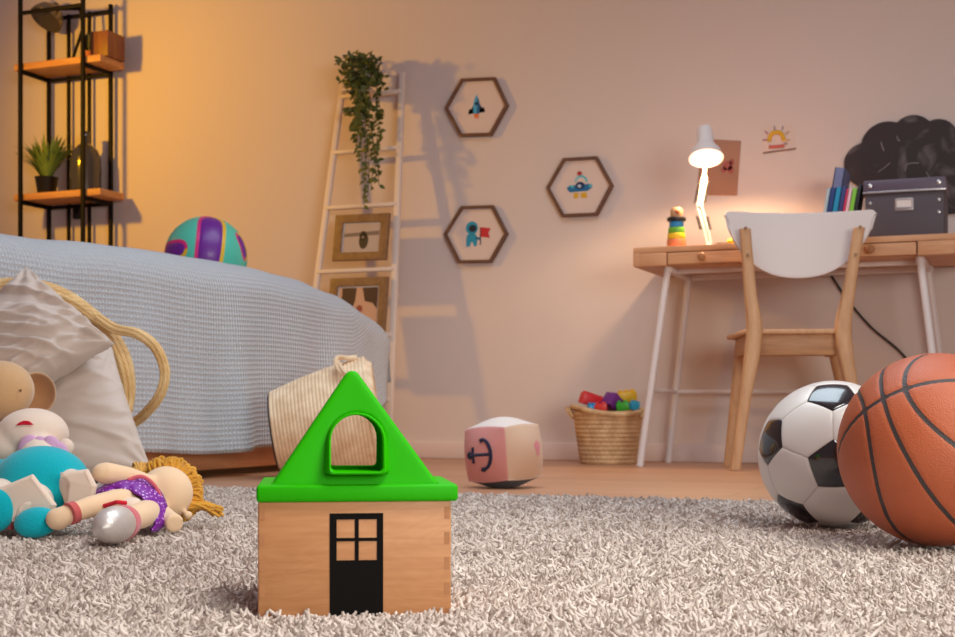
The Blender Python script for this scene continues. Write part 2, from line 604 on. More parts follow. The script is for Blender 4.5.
# door painted on the front, with four panes of bare wood
dm = MB()
x0, x1 = (329 - 354.5) * K, (382.4 - 354.5) * K
z1 = BH - (513 - 500.5) * K
dl = [(x0, 0.001), (x1, 0.001), (x1, z1), (x0, z1)]
holes = []
for (a, b_) in ((336, 354), (358, 376)):
    for (c, d) in ((519.2, 537.6), (541, 560)):
        xa, xb = (a - 354.5) * K, (b_ - 354.5) * K
        za, zb = BH - (d - 500.5) * K, BH - (c - 500.5) * K
        holes.append([(xa, za), (xb, za), (xb, zb), (xa, zb)])
dm.plate([dl] + holes, 0.0006, 0, M=Matrix.Translation((0, -BD / 2 - 0.0002, 0)) @ UPRIGHT)
dr = dm.build('door', plain('black_print', srgb(17, 14, 13), 0.7, spec=0.1), house, smooth=False)
dr['label'] = 'black painted door with four panes'
# roof
M_green = plain('green_plastic', srgb(42, 174, 0), 0.5, spec=0.12)
M_green.node_tree.nodes['Principled BSDF'].inputs['Subsurface Weight'].default_value = 0.0
rf = MB()
LW = 0.1715; LH = 0.0145
rf.box((0.0022, 0, BH + LH / 2 - 0.0008), (LW, BD + 0.007, LH), 0.0028, seg=3)
ZB = BH + LH - 0.001
RXL, RXR = (268.5 - 354.5) * K, (441.5 - 354.5) * K
APX, APZ = (352 - 354.5) * K, BH + (501 - 368.5) * K
tri = round_poly([(RXL, ZB - 0.003), (RXR, ZB - 0.003), (APX, APZ + 0.004)], [0.001, 0.001, 0.007], 8)
ax0, ax1 = (329 - 354.5) * K, (383.5 - 354.5) * K
az0, az1 = BH + (501 - 473.0) * K, BH + (501 - 414) * K


def arch(xa, xb, za, zb, n=14, cr_=0.004):
    w2 = (xb - xa) / 2; cx_ = (xa + xb) / 2
    h2 = min(w2 * 1.0, zb - za)
    pts = []
    for k in range(n + 1):                 # over the top, right to left
        a = PI * k / n
        pts.append((cx_ + w2 * math.cos(a), zb - h2 + h2 * math.sin(a)))
    for k in range(5):                     # bottom left corner
        a = PI + PI / 2 * k / 4
        pts.append((xa + cr_ + cr_ * math.cos(a), za + cr_ + cr_ * math.sin(a)))
    for k in range(5):
        a = 1.5 * PI + PI / 2 * k / 4
        pts.append((xb - cr_ + cr_ * math.cos(a), za + cr_ + cr_ * math.sin(a)))
    return pts


outer = arch(ax0 - 0.0013, ax1 + 0.0013, az0 - 0.0013, az1 + 0.0013)
inner = arch(ax0 + 0.0011, ax1 - 0.0011, az0 + 0.0011, az1 - 0.0011)
GD = 0.128                                 # depth of the gable
LEAN = 0.30
RH = APZ - ZB
_b = len(rf.v)
rf.plate([tri, arch(ax0, ax1, az0, az1)], GD, 0.0045, M=UPRIGHT, res=4)
for i in range(_b, len(rf.v)):
    x_, y_, z_ = rf.v[i]
    rf.v[i] = (x_, y_ * (1 - LEAN * max(0, (z_ - ZB) / RH)), z_)
# raised collar round the hole and the tunnel behind it
n_ = len(outer)


def front_y(z):
    t = (z - az0) / (az1 - az0)
    return -GD / 2 * (1 - LEAN * max(0, (z - ZB) / RH)) - 0.0150 + 0.011 * max(0, min(1, t))


V = []; Fc = []
ringdefs = [(outer, None, 0.0), (outer, 0.0012, 1.0), ([((a[0] + c[0]) / 2, (a[1] + c[1]) / 2) for a, c in zip(outer, inner)], 0.0, 1.0), (inner, 0.0012, 1.0), (inner, None, 2.0)]
for (lp, off, kind) in ringdefs:
    for (x, z) in lp:
        if kind == 0.0: yy = -GD / 2 * (1 - LEAN * max(0, (z - ZB) / RH)) + 0.002
        elif kind == 2.0: yy = GD / 2 * (1 - LEAN * max(0, (z - ZB) / RH)) - 0.001
        else: yy = front_y(z) + off
        # the collar flares a little towards its foot
        fl_ = 0.0022 * (1 - max(0, min(1, (z - az0) / (az1 - az0)))) if kind == 0.0 else 0
        V.append((x + (fl_ * 2.2 if x > (ax0 + ax1) / 2 else -fl_ * 2.2), yy, z))
for i in range(len(ringdefs) - 1):
    for k in range(n_):
        k2 = (k + 1) % n_
        Fc.append((i * n_ + k, i * n_ + k2, (i + 1) * n_ + k2, (i + 1) * n_ + k))
rf.add(V, Fc, [1 if i >= 3 * n_ else 0 for i in range(len(Fc))])
rf.build('roof', [M_green, plain('green_plastic_matt', srgb(42, 172, 0), 1.0, spec=0.0)], house, angle=40)
press_box(HOUSE_C, BW / 2 + 0.002, BD / 2 + 0.002, HOUSE_ROT)

# ================================================================== sports balls


def ico():
    t = (1 + 5 ** 0.5) / 2
    v = [Vector(p).normalized() for p in ((-1, t, 0), (1, t, 0), (-1, -t, 0), (1, -t, 0), (0, -1, t), (0, 1, t), (0, -1, -t), (0, 1, -t), (t, 0, -1), (t, 0, 1), (-t, 0, -1), (-t, 0, 1))]
    f = [(0, 11, 5), (0, 5, 1), (0, 1, 7), (0, 7, 10), (0, 10, 11), (1, 5, 9), (5, 11, 4), (11, 10, 2), (10, 7, 6), (7, 1, 8), (3, 9, 4), (3, 4, 2), (3, 2, 6), (3, 6, 8), (3, 8, 9), (4, 9, 5), (2, 4, 11), (6, 2, 10), (8, 6, 7), (9, 8, 1)]
    return v, f


def cam_dir(x, y):
    """unit vector from ball-disc coordinates (right, up) in world space; the rest points to the camera"""
    z = math.sqrt(max(0, 1 - x * x - y * y))
    return RT * x + Vector((0, 0, 1)) * y - FW * z


def soccer_ball(c, R):
    v, f = ico()
    # orient: vertex 0 -> d0, vertex 11's neighbour -> towards d1
    # pentagon positions in the picture are seen from the side of the ball's own sight line
    los = (Vector((c.x, c.y, 0))).normalized()
    rt = Vector((los.y, -los.x, 0))
    def dirv(x, y): return rt * x + Vector((0, 0, 1)) * y - los * math.sqrt(max(0, 1 - x * x - y * y))
    d0 = dirv(0.01, -0.12).normalized(); d1 = dirv(-0.01, 0.83)
    a0 = v[0]; a1 = v[11]
    def fr(p, q):
        z = p.normalized(); x = (q - z * q.dot(z)).normalized(); y = z.cross(x)
        return Matrix((x, y, z)).transposed()
    Rm = fr(d0, d1) @ fr(a0, a1).transposed()
    v = [Rm @ p for p in v]
    edges = {}
    faces = []
    for i in range(12):
        nb = set()
        for t in f:
            if i in t: nb.update(t)
        nb.discard(i)
        pts = [(v[i] * 2 + v[j]) / 3 for j in nb]
        ax = v[i].normalized(); ref = ax.orthogonal().normalized(); r2 = ax.cross(ref)
        pts.sort(key=lambda p: math.atan2(p.dot(r2), p.dot(ref)))
        faces.append((pts, 0))
    for t in f:
        pts = []
        for k in range(3):
            a, b_ = v[t[k]], v[t[(k + 1) % 3]]
            pts += [(a * 2 + b_) / 3, (a + b_ * 2) / 3]
        faces.append((pts, 1))
    mb = MB()
    ts = [0, 0.2, 0.4, 0.58, 0.72, 0.83, 0.91, 0.955, 0.98, 1.0]
    NS = 8
    for pts, kind in faces:
        ctr = sum(pts, Vector()) / len(pts)
        k = len(pts)
        ring_n = k * NS
        V = [ctr.normalized() * R]
        F_ = []; mats = []
        for it, t in enumerate(ts[1:]):
            for s_ in range(k):
                a, b_ = pts[s_], pts[(s_ + 1) % k]
                for q in range(NS):
                    p = ctr.lerp(a.lerp(b_, q / NS), t).normalized()
                    edge = (1 - t)
                    dep = 0.0008 * math.exp(-(edge / 0.03) ** 2) + 0.0004 * math.exp(-(edge / 0.12) ** 2)
                    V.append(p * (R - dep))
        for j in range(ring_n):
            F_.append((0, 1 + j, 1 + (j + 1) % ring_n)); mats.append(kind)
        for it in range(len(ts) - 2):
            o0 = 1 + it * ring_n; o1 = o0 + ring_n
            for j in range(ring_n):
                j2 = (j + 1) % ring_n
                F_.append((o0 + j, o1 + j, o1 + j2, o0 + j2))
                mats.append(2 if (it == len(ts) - 3 and kind == 1) else kind)
        mb.add(V, F_, mats)
    mblack = plain('black_leather', srgb(26, 23, 26), 0.18, coat=0.45, spec=0.6, bump=0.06, bscale=400)
    mblack.node_tree.nodes['Principled BSDF'].inputs['Coat IOR'].default_value = 2.0
    mwhite = plain('white_leather', srgb(236, 230, 224), 0.38, coat=0.1, bump=0.05, bscale=400)
    mseam = plain('seam', srgb(208, 198, 190), 0.7)
    o = mb.build('soccer_ball', [mblack, mwhite, mseam], angle=60, recalc=False)
    o.location = c
    return tag(o, 'white soccer ball with black pentagons lying on the rug edge left of the basketball', 'ball')


Rs = 0.11
Ds = Rs * F_PX / 73.8
cs = P(833, 454.5, Ds)
cs.z = max(cs.z, Rs + 0.008)
soccer_ball(cs, Rs)
press_sphere(cs, Rs)


def sdf_ball(name, c, R, fn, mats_fn, level=6):
    bm = bmesh.new()
    bmesh.ops.create_icosphere(bm, subdivisions=level, radius=1.0)
    co = np.array([v.co[:] for v in bm.verts])
    attrs, disp = fn(co)
    for i, v in enumerate(bm.verts):
        v.co = v.co * (R - disp[i])
    me = bpy.data.meshes.new(name)
    bm.to_mesh(me); bm.free()
    for k, arr in attrs.items():
        a = me.attributes.new(k, 'FLOAT', 'POINT')
        a.data.foreach_set('value', arr.astype(np.float32))
    me.materials.append(mats_fn())
    me.polygons.foreach_set('use_smooth', [True] * len(me.polygons))
    o = bpy.data.objects.new(name, me); COL.objects.link(o); o.location = c
    return o


def line_of_sight_frame(c):
    los = Vector((c.x, c.y, 0)).normalized()
    rt = Vector((los.y, -los.x, 0))
    return rt, Vector((0, 0, 1)), -los


Rb = 0.121
Db = Rb * F_PX / 96.5
cb = P(936.5, 449.5, Db); cb.z = max(cb.z, Rb + 0.006)
brt, bup, bto = line_of_sight_frame(cb)


def b_dir(px, py):
    x = (px - 936.5) / 96.5; y = -(py - 449.5) / 96.5
    return brt * x + bup * y + bto * math.sqrt(max(0, 1 - x * x - y * y))


def basket_fn(co):
    c = b_dir(887.5, 398.5).normalized()
    ta = (b_dir(908.5, 388) - b_dir(869, 410)); ta = (ta - c * ta.dot(c)).normalized()
    n = c.cross(ta)
    q = co @ np.array(ta); w_ = co @ np.array(n); u = co @ np.array(c)
    # side curves: offset grows away from the crossing
    st = w_ ** 2 / np.maximum(w_ ** 2 + u ** 2, 1e-6)
    s_ = 0.235 + 0.36 * st ** 0.9
    d = np.minimum.reduce([np.abs(w_), np.abs(q), np.abs(np.abs(q) - s_)])
    hw = 0.024
    disp = 0.0016 * np.exp(-(d / 0.022) ** 4)
    return {'groove': d - hw}, disp


def basket_mat():
    m, nt, b = new_mat('orange_rubber')
    at = N(nt, 'ShaderNodeAttribute'); at.attribute_name = 'groove'
    mr = N(nt, 'ShaderNodeMapRange'); mr.inputs['From Min'].default_value = -0.002; mr.inputs['From Max'].default_value = 0.002
    nt.links.new(at.outputs['Fac'], mr.inputs['Value'])
    tc = N(nt, 'ShaderNodeTexCoord')
    nz = N(nt, 'ShaderNodeTexNoise', Scale=14.0, Detail=5.0)
    nt.links.new(tc.outputs['Object'], nz.inputs['Vector'])
    m1 = N(nt, 'ShaderNodeMix', data_type='RGBA')
    m1.inputs['A'].default_value = srgb(176, 86, 50); m1.inputs['B'].default_value = srgb(192, 102, 66)
    nt.links.new(nz.outputs['Fac'], m1.inputs['Factor'])
    mx = N(nt, 'ShaderNodeMix', data_type='RGBA')
    mx.inputs['A'].default_value = srgb(66, 56, 54)
    nt.links.new(mr.outputs[0], mx.inputs['Factor']); nt.links.new(m1.outputs['Result'], mx.inputs['B'])
    nt.links.new(mx.outputs['Result'], b.inputs['Base Color'])
    vo = N(nt, 'ShaderNodeTexVoronoi', Scale=560.0)
    nt.links.new(tc.outputs['Object'], vo.inputs['Vector'])
    bp = N(nt, 'ShaderNodeBump', Strength=0.35, Distance=0.0012); bp.invert = True
    nt.links.new(vo.outputs['Distance'], bp.inputs['Height']); nt.links.new(bp.outputs['Normal'], b.inputs['Normal'])
    b.inputs['Roughness'].default_value = 0.5; b.inputs['Specular IOR Level'].default_value = 0.45
    return m


tag(sdf_ball('basketball', cb, Rb, basket_fn, basket_mat), 'orange basketball with black grooves lying on the rug at the right edge', 'ball')
press_sphere(cb, Rb)

# ================================================================== bed and knitted blanket
XB = -2.19


def zt(Y):
    ys = [1.9, 2.54, 3.1, 3.6, 3.95, 4.19, 4.43, 4.56, 4.64, 4.70]
    zs = [0.585, 0.612, 0.636, 0.640, 0.626, 0.600, 0.543, 0.500, 0.462, 0.44]
    return float(np.interp(Y, ys, zs))


M_rail = wood('bed_oak', srgb(222, 158, 112), srgb(196, 130, 86), (6, 0.6, 6), 5, 0.5)
bed = thing('bed', 'bed with a low wooden side rail, hidden under the grey blue knitted blanket', 'bed', (-2.75, 3.3, 0))
by0, by1 = 2.2 - 3.3, 4.42 - 3.3
MB().box((0.50, (by0 + by1) / 2, 0.085), (0.035, by1 - by0, 0.13), 0.006).build('side_rail', M_rail, bed)
MB().box((-0.50, (by0 + by1) / 2, 0.085), (0.035, by1 - by0, 0.13), 0.006).build('side_rail', M_rail, bed)
MB().box((0, by1 - 0.0, 0.085), (0.96, 0.035, 0.13), 0.006).build('end_rail', M_rail, bed)
MB().box((0, by0, 0.085), (0.96, 0.035, 0.13), 0.006).build('end_rail', M_rail, bed)
MB().box((0, (by0 + by1) / 2 - 0.1, 0.27), (0.96, by1 - by0 - 0.32, 0.24), 0.06, seg=4).build('mattress', plain('mattress_ticking', srgb(225, 222, 216), 0.9), bed)
for sx in (-0.44, 0.44):
    for yy in (by0 + 0.06, by1 - 0.06):
        MB().box((sx, yy, 0.0125), (0.06, 0.06, 0.025), 0.003).build('leg', M_rail, bed)

m, nt, b = new_mat('waffle_knit')
uv = N(nt, 'ShaderNodeUVMap')
sx = N(nt, 'ShaderNodeSeparateXYZ'); nt.links.new(uv.outputs[0], sx.inputs[0])
def sin_node(sock, k, ph=0.0):
    mu = N(nt, 'ShaderNodeMath', operation='MULTIPLY_ADD'); mu.inputs[1].default_value = k; mu.inputs[2].default_value = ph
    nt.links.new(sock, mu.inputs[0])
    si = N(nt, 'ShaderNodeMath', operation='SINE'); nt.links.new(mu.outputs[0], si.inputs[0])
    return si.outputs[0]
CELL = 0.0128
# ribs along the drop (u = along the bed, v = across / down) with staggered cells
su = sin_node(sx.outputs[0], 2 * PI / CELL)
sv = sin_node(sx.outputs[1], 2 * PI / (CELL * 1.15))
au = N(nt, 'ShaderNodeMath', operation='ABSOLUTE'); nt.links.new(sin_node(sx.outputs[0], PI / CELL), au.inputs[0])
av = N(nt, 'ShaderNodeMath', operation='ABSOLUTE'); nt.links.new(sin_node(sx.outputs[1], PI / (CELL * 1.15)), av.inputs[0])
avw = N(nt, 'ShaderNodeMath', operation='MULTIPLY_ADD'); avw.inputs[1].default_value = 0.5; avw.inputs[2].default_value = 0.5; nt.links.new(av.outputs[0], avw.inputs[0])
pr = N(nt, 'ShaderNodeMath', operation='MULTIPLY'); nt.links.new(au.outputs[0], pr.inputs[0]); nt.links.new(avw.outputs[0], pr.inputs[1])
tc = N(nt, 'ShaderNodeTexCoord')
fz = N(nt, 'ShaderNodeTexNoise', Scale=900.0, Detail=2.0); nt.links.new(tc.outputs['Object'], fz.inputs['Vector'])
hh = N(nt, 'ShaderNodeMath', operation='MULTIPLY_ADD'); hh.inputs[1].default_value = 0.2
nt.links.new(fz.outputs['Fac'], hh.inputs[0]); nt.links.new(pr.outputs[0], hh.inputs[2])
bp = N(nt, 'ShaderNodeBump', Strength=0.9, Distance=0.0065); bp.invert = True
nt.links.new(hh.outputs[0], bp.inputs['Height']); nt.links.new(bp.outputs['Normal'], b.inputs['Normal'])
b.inputs['Base Color'].default_value = srgb(208, 212, 218)
b.inputs['Roughness'].default_value = 0.95; b.inputs['Sheen Weight'].default_value = 0.3; b.inputs['Specular IOR Level'].default_value = 0.1
M_knit = m


YEND = 4.64


def blanket_fn(u, v):
    """u along Y (and over the far end), v across: 0 far left top .. 1 hem of the near right side"""
    Y = 2.12 + u * (YEND - 2.12)
    top = zt(Y)
    hem = 0.082 + 0.005 * math.sin(Y * 9.0) + 0.007 * math.sin(Y * 3.1 + 0.5)
    if Y > 4.2: hem += 0.22 * (Y - 4.2) / 0.44
    W = 0.95                                   # flat run on top
    Rr = 0.10
    drop = max(0.02, top - Rr - hem)
    arc = Rr * PI / 2
    tot = W + arc + drop
    s = v * tot
    endpull = 0.02 * max(0, (Y - 4.45) / 0.2) ** 2
    if s < W:
        x = XB - Rr - W + s; dip = min(1, max(0, (W - s) - 0.02) / 0.30); z = top - 0.108 * dip * dip * (3 - 2 * dip) * min(1, top / 0.6)
    elif s < W + arc:
        a = (s - W) / Rr
        x = XB - Rr + Rr * math.sin(a); z = top - Rr + Rr * math.cos(a)
    else:
        q = (s - W - arc)
        x = XB; z = top - Rr - q
    # hanging folds, stronger to the hem
    f = max(0, (s - W) / (tot - W)) ** 1.4
    fold = 0.020 * math.sin(Y * 17.0 + 0.8 * math.sin(Y * 5)) + 0.012 * math.sin(Y * 31 + 1.0) + 0.02 * math.sin(Y * 7.3 + 2.0)
    x += f * (fold * 0.75 + 0.015) - endpull * 0.6 - 0.16 * f * max(0, (Y - 4.36) / 0.28) ** 2
    x += 0.008 * noise.noise(Vector((Y * 4, s * 4, 0)))
    z += 0.006 * noise.noise(Vector((Y * 5, s * 3, 7))) * (1 if s < W + arc else 0)
    # far end tucks over
    return (x, Y, z)


bl = MB()
bl.grid(blanket_fn, 200, 120, uvf=lambda u, v: (u * 2.54, v * 1.6))
# far end flap
def flap(u, v):
    # u across, v down
    top = blanket_fn(1.0, min(1.0, u))
    x = top[0]; z0 = top[2]
    zh = max(0.15, 0.30 - 0.0 * u)
    zz = z0 + (min(z0, zh) - z0) * v
    y = YEND + 0.012 * math.sin(v * PI / 2) + 0.006 * math.sin(x * 25) * v
    return (x, y, zz)
bl.grid(flap, 60, 14, uvf=lambda u, v: (u * 1.6, v * 0.3))
bo = bl.build('knitted_blanket', M_knit, angle=80)
so = bo.modifiers.new('thickness', 'SOLIDIFY'); so.thickness = 0.008; so.offset = -1
tag(bo, 'grey blue waffle knit blanket draped over the bed and hanging down its side', 'blanket')

# the volleyball on the bed
Rv = 41.0 * 4.50 / F_PX
pv = P(206, 257, 4.02)
cv = Vector((pv.x, pv.y, zt(pv.y) + Rv - 0.004))
cv = P(206, 257.5, 4.50)
vrt, vup, vto = line_of_sight_frame(cv)


def volley_fn(co):
    x = co @ np.array(vrt); y = co @ np.array(vup); z = co @ np.array(vto)
    out = np.full(len(co), 9.0); side = np.zeros(len(co))
    for (cx_, cy_, ang, hw, hl) in ((0.12, 0.36, math.radians(83), 0.27, 0.95), (-0.80, 0.10, math.radians(-4), 0.17, 0.40), (0.90, 0.26, math.radians(118), 0.15, 0.30), (0.2, -0.95, math.radians(10), 0.25, 0.7)):
        r_ = math.hypot(cx_, cy_)
        cz = math.sqrt(max(0.02, 1 - min(0.98, r_ * r_)))
        c = np.array([cx_, cy_, cz]); c /= np.linalg.norm(c)
        l = np.array([math.cos(ang), math.sin(ang), 0.0]); l -= c * l.dot(c); l /= np.linalg.norm(l)
        s_ = np.cross(l, c)
        P3 = np.stack([x, y, z], 1)
        a = P3 @ l; q = P3 @ s_; u = P3 @ c
        aa = np.arctan2(a, u); qq = np.arcsin(np.clip(q, -1, 1))
        g_ = np.sqrt((qq / hw) ** 2 + np.abs(aa / hl) ** 4)
        d = np.where(u > -0.2, (g_ - 1) * hw, 9)
        k = d < out
        out = np.where(k, d, out); side = np.where(k, qq, side)
    seam = np.minimum.reduce([np.abs(x * 0.9 + y * 0.3 - 0.55), np.abs(x * .95 + y * .2 + 0.62)])
    disp = 0.0015 * np.exp(-(out / 0.03) ** 2) + 0.001 * np.exp(-(seam / 0.02) ** 2)
    return {'patch': out, 'side': side}, disp


def volley_mat():
    m, nt, b = new_mat('volleyball_leather')
    at = N(nt, 'ShaderNodeAttribute'); at.attribute_name = 'patch'
    sd = N(nt, 'ShaderNodeAttribute'); sd.attribute_name = 'side'
    def step(sock, a, w=0.008):
        mr = N(nt, 'ShaderNodeMapRange'); mr.inputs['From Min'].default_value = a - w; mr.inputs['From Max'].default_value = a + w
        nt.links.new(sock, mr.inputs['Value']); return mr.outputs[0]
    e = N(nt, 'ShaderNodeMix', data_type='RGBA')
    e.inputs['A'].default_value = srgb(226, 46, 128); e.inputs['B'].default_value = srgb(242, 190, 30)
    nt.links.new(step(sd.outputs['Fac'], 0.0), e.inputs['Factor'])
    m1 = N(nt, 'ShaderNodeMix', data_type='RGBA')
    m1.inputs['A'].default_value = srgb(112, 30, 150)
    nt.links.new(step(at.outputs['Fac'], 0.0), m1.inputs['Factor']); nt.links.new(e.outputs['Result'], m1.inputs['B'])
    m2 = N(nt, 'ShaderNodeMix', data_type='RGBA')
    m2.inputs['B'].default_value = srgb(86, 206, 180)
    nt.links.new(step(at.outputs['Fac'], 0.085), m2.inputs['Factor']); nt.links.new(m1.outputs['Result'], m2.inputs['A'])
    nt.links.new(m2.outputs['Result'], b.inputs['Base Color'])
    b.inputs['Roughness'].default_value = 0.4; b.inputs['Coat Weight'].default_value = 0.1
    return m


tag(sdf_ball('volleyball', cv, Rv, volley_fn, volley_mat, 6), 'turquoise and purple ball with pink and yellow trim lying on the bed', 'ball')

# ================================================================== baskets


def coil_profile(r0, r1, h, cords, wall=0.010, bumpk=0.36, curve=0.0, floor_=True):
    """ribbed outer wall from the base up, over the rim and down inside"""
    prof = [(0.0, 0.0)] if floor_ else []
    sub = 6
    tot = cords * sub
    ch = h / cords
    for i in range(tot + 1):
        t = i / tot
        r = r0 + (r1 - r0) * t + curve * math.sin(PI * t)
        prof.append((r + bumpk * ch * abs(math.sin(PI * i / sub)), t * h))
    prof.append((r1 - wall * 0.5, h + ch * 0.25))
    for i in range(tot, -1, -2):
        t = i / tot
        r = r0 + (r1 - r0) * t + curve * math.sin(PI * t) - wall
        prof.append((r - bumpk * 0.5 * ch * abs(math.sin(PI * i / sub)), max(0.012, t * h)))
    prof.append((0.0, 0.012))
    return prof


def strand_bundle(mb, path, n, r, R, twist, seg=6, mat=0):
    """n ropes laid round each other along a path"""
    path = [Vector(p) for p in path]
    frames = []
    t0 = (path[1] - path[0]).normalized(); nr = t0.orthogonal().normalized()
    for i in range(len(path)):
        t = (path[min(i + 1, len(path) - 1)] - path[max(i - 1, 0)]).normalized()
        nr = (nr - t * nr.dot(t)).normalized(); frames.append((nr.copy(), t.cross(nr)))
    for k in range(n):
        pp = []
        for i, p in enumerate(path):
            a = 2 * PI * k / n + twist * i / len(path)
            pp.append(p + frames[i][0] * (R * math.cos(a)) + frames[i][1] * (R * math.sin(a)))
        mb.tube(pp, r, seg, mat=mat)


# --- the big basket on its side at the left, cushions spilling out
D1 = 2.52
rc = P(18, 391, D1)
ax1_ = (-(Vector((rc.x, rc.y, 0)).normalized()) + Vector((0, 0, 0.10)) + RT * -0.06).normalized()   # opening direction
big = thing('seagrass_basket', 'large golden seagrass basket with rope handle tipped over before the bed', 'basket')
R1 = 0.192
hgt = 0.30
Mx = Matrix.Translation(rc - ax1_ * hgt) @ axis_frame(ax1_)
mb = MB(); mb.lathe(coil_profile(0.155, R1 - 0.004, hgt, 16, wall=0.012), 72, M=Mx)
mb.build('woven_body', M_rope_gold, big, angle=70)
mb = MB()
ring = [Mx @ Vector((R1 * math.cos(a), R1 * math.sin(a), hgt + 0.004)) for a in np.linspace(0, 2 * PI, 73)[:-1]]
for k in range(11):
    an = 2 * PI * k / 11
    pr0, pz0 = (0.0125 * math.cos(an), 0.0150 * math.sin(an)) if k < 9 else ((k - 9.5) * 0.009, 0.0)
    rg = [Mx @ Vector(((R1 + pr0 + 0.0025 * math.sin(5 * a + k)) * math.cos(a), (R1 + pr0 + 0.0025 * math.sin(5 * a + k)) * math.sin(a), hgt + 0.004 + pz0 + 0.002 * math.sin(7 * a + 2 * k))) for a in np.linspace(0, 2 * PI, 73)[:-1]]
    mb.tube(rg, 0.0052, 7, closed=True)
mb.build('rim', M_rope_gold, big)
mb = MB()
hp = bez([P(98, 318, D1 + 0.0), P(116, 329, D1 - 0.01), P(138, 334, D1 - 0.03), P(156, 348, D1 - 0.04), P(165, 372, D1 - 0.04), P(160, 395, D1 - 0.03), P(147, 412, D1 - 0.0), P(138, 420, D1 + 0.04), P(125, 428, D1 + 0.09)], 40)
strand_bundle(mb, hp, 6, 0.0040, 0.0062, 1.6, 7)
mb.build('handle', M_rope_gold, big)
hp2 = [Mx @ Matrix.Rotation(PI, 4, 'Z') @ Mx.inverted() @ p for p in hp]

M_linen = plain('beige_sateen', srgb(206, 188, 176), 0.62, spec=0.35, sheen=0.3, bump=0.12, bscale=700, var=0.03, vscale=5)


def pillow(name, label, corners, thick, toward, seed, wr=0.006):
    """corners: 4 world points in order; bulges both ways along toward"""
    A, B, C_, D_ = [Vector(c) for c in corners]
    toward = Vector(toward).normalized()
    mb = MB()
    n = 72
    for sgn in (1, -1):
        def fn(u, v):
            p = (A.lerp(B, u)).lerp(D_.lerp(C_, u), v)
            ctr = (A + B + C_ + D_) / 4
            x = 2 * u - 1; y = 2 * v - 1
            # edges pinch in between the corners
            pinch = 0.07 * (1 - x * x) * abs(y) ** 3 + 0.07 * (1 - y * y) * abs(x) ** 3
            p = p.lerp(ctr, pinch)
            t = (max(0, 1 - x * x) ** 0.42) * (max(0, 1 - y * y) ** 0.42)
            q = p * 9
            nz_ = noise.noise(q + Vector((seed, 0, 0))) * 0.9 + noise.noise(q * 2.2 + Vector((0, seed, 0))) * 0.5
            ca = math.exp(-((abs(x) - 1) ** 2 + (abs(y) - 1) ** 2) / 0.22)
            rad = math.atan2(1 - abs(y) + 1e-3, 1 - abs(x) + 1e-3)
            folds = ca * math.sin(rad * 13 + seed) * 0.9
            rid = 1 - abs(noise.noise(Vector((q.x * 0.7 + q.z * 2.6, q.y * 0.7 + q.z * 2.2, seed)))) * 4
            rid += 0.35 * (1 - abs(noise.noise(Vector((q.x * 2.4 - q.z * 3.2, q.z * 3.6, seed + 4)))) * 5)
            return p + toward * (sgn * thick * t + sgn * (nz_ * wr + folds * wr * 1.2 + max(0, rid) * wr * 1.1) * min(1, t * 1.6))
        mb.grid(fn, n, n)
    o = mb.build(name, M_linen, angle=180)
    bm = bmesh.new(); bm.from_mesh(o.data); bmesh.ops.remove_doubles(bm, verts=list(bm.verts), dist=0.0004)
    bmesh.ops.recalc_face_normals(bm, faces=list(bm.faces)); bm.to_mesh(o.data); bm.free()
    return tag(o, label, 'cushion')


tw = -Vector((rc.x, rc.y, 0)).normalized()
pillow('cushion', 'crumpled beige sateen cushion on top, in the mouth of the large golden basket',
       [P(-62, 352, 2.38), P(26, 266, 2.48), P(115, 344, 2.37), P(6, 412, 2.28)], 0.070, tw + Vector((0, 0, 0.45)), 3.0, 0.0115)
pillow('cushion', 'smooth beige cushion below the crumpled one, behind the soft dolls',
       [P(20, 352, 2.47), P(112, 346, 2.48), P(154, 474, 2.31), P(8, 500, 2.31)], 0.062, tw + Vector((0, 0, 0.25)) + RT * 0.1, 9.0, 0.004)

# --- the basket lying behind the toy house
D2 = 3.92
bk = thing('woven_basket', 'pale coiled rope basket lying on its side behind the toy house', 'basket')
pb = P(275, 432, D2 + 0.0)
pr_ = P(373, 418, D2 + 0.015)
ax2 = (pr_ - pb).normalized()
L2 = (pr_ - pb).length
Mx = Matrix.Translation(pb) @ axis_frame(ax2)
mb = MB(); mb.lathe(coil_profile(0.114, 0.178, L2, 27, wall=0.012, bumpk=0.22, curve=0.008), 80, M=Mx)
wb = mb.build('woven_body', M_rope_pale, bk, angle=70)
mb = MB(); mb.lathe([(0.0, -0.004), (0.108, -0.004), (0.115, 0.0), (0.1175, 0.006), (0.113, 0.008)], 60, M=Mx)
mb.build('base', plain('dark_base', srgb(52, 44, 42), 0.8), bk)['label'] = 'dark base of the basket'
mb = MB()
for k in range(2):
    rg = [Mx @ Vector(((0.178 - 0.008 * k) * math.cos(a), (0.163 - 0.008 * k) * math.sin(a), L2 + 0.010 * k)) for a in np.linspace(0, 2 * PI, 61)[:-1]]
    mb.tube(rg, 0.0085, 8, closed=True)
mb.build('rim', M_rope_pale, bk)
mb = MB()
inv = Mx.inverted()
# handle: an upright loop near the rim on the side seen from the front
a0 = math.pi / 2
hp = []
cam_local = (inv.to_3x3() @ (Vector((0, 0, CAM_Z)) - pr_)).normalized()
ang = math.atan2(cam_local.y, cam_local.x)
up_local = inv.to_3x3() @ Vector((0, 0, 1))
ang_up = math.atan2(up_local.y, up_local.x)
mid = ang_up + (0.55 if math.sin(ang - ang_up) > 0 else -0.55)
for t in np.linspace(-1, 1, 22):
    a = mid + t * 0.34
    rr = 0.180 + 0.020 * (1 - t * t)
    hp.append(Mx @ Vector((rr * math.cos(a), rr * math.sin(a), L2 - 0.02 - 0.055 * math.sqrt(max(0, 1 - t * t)))))
strand_bundle(mb, hp, 2, 0.006, 0.005, 6.0, 7)
mb.build('handle', M_rope_pale, bk)

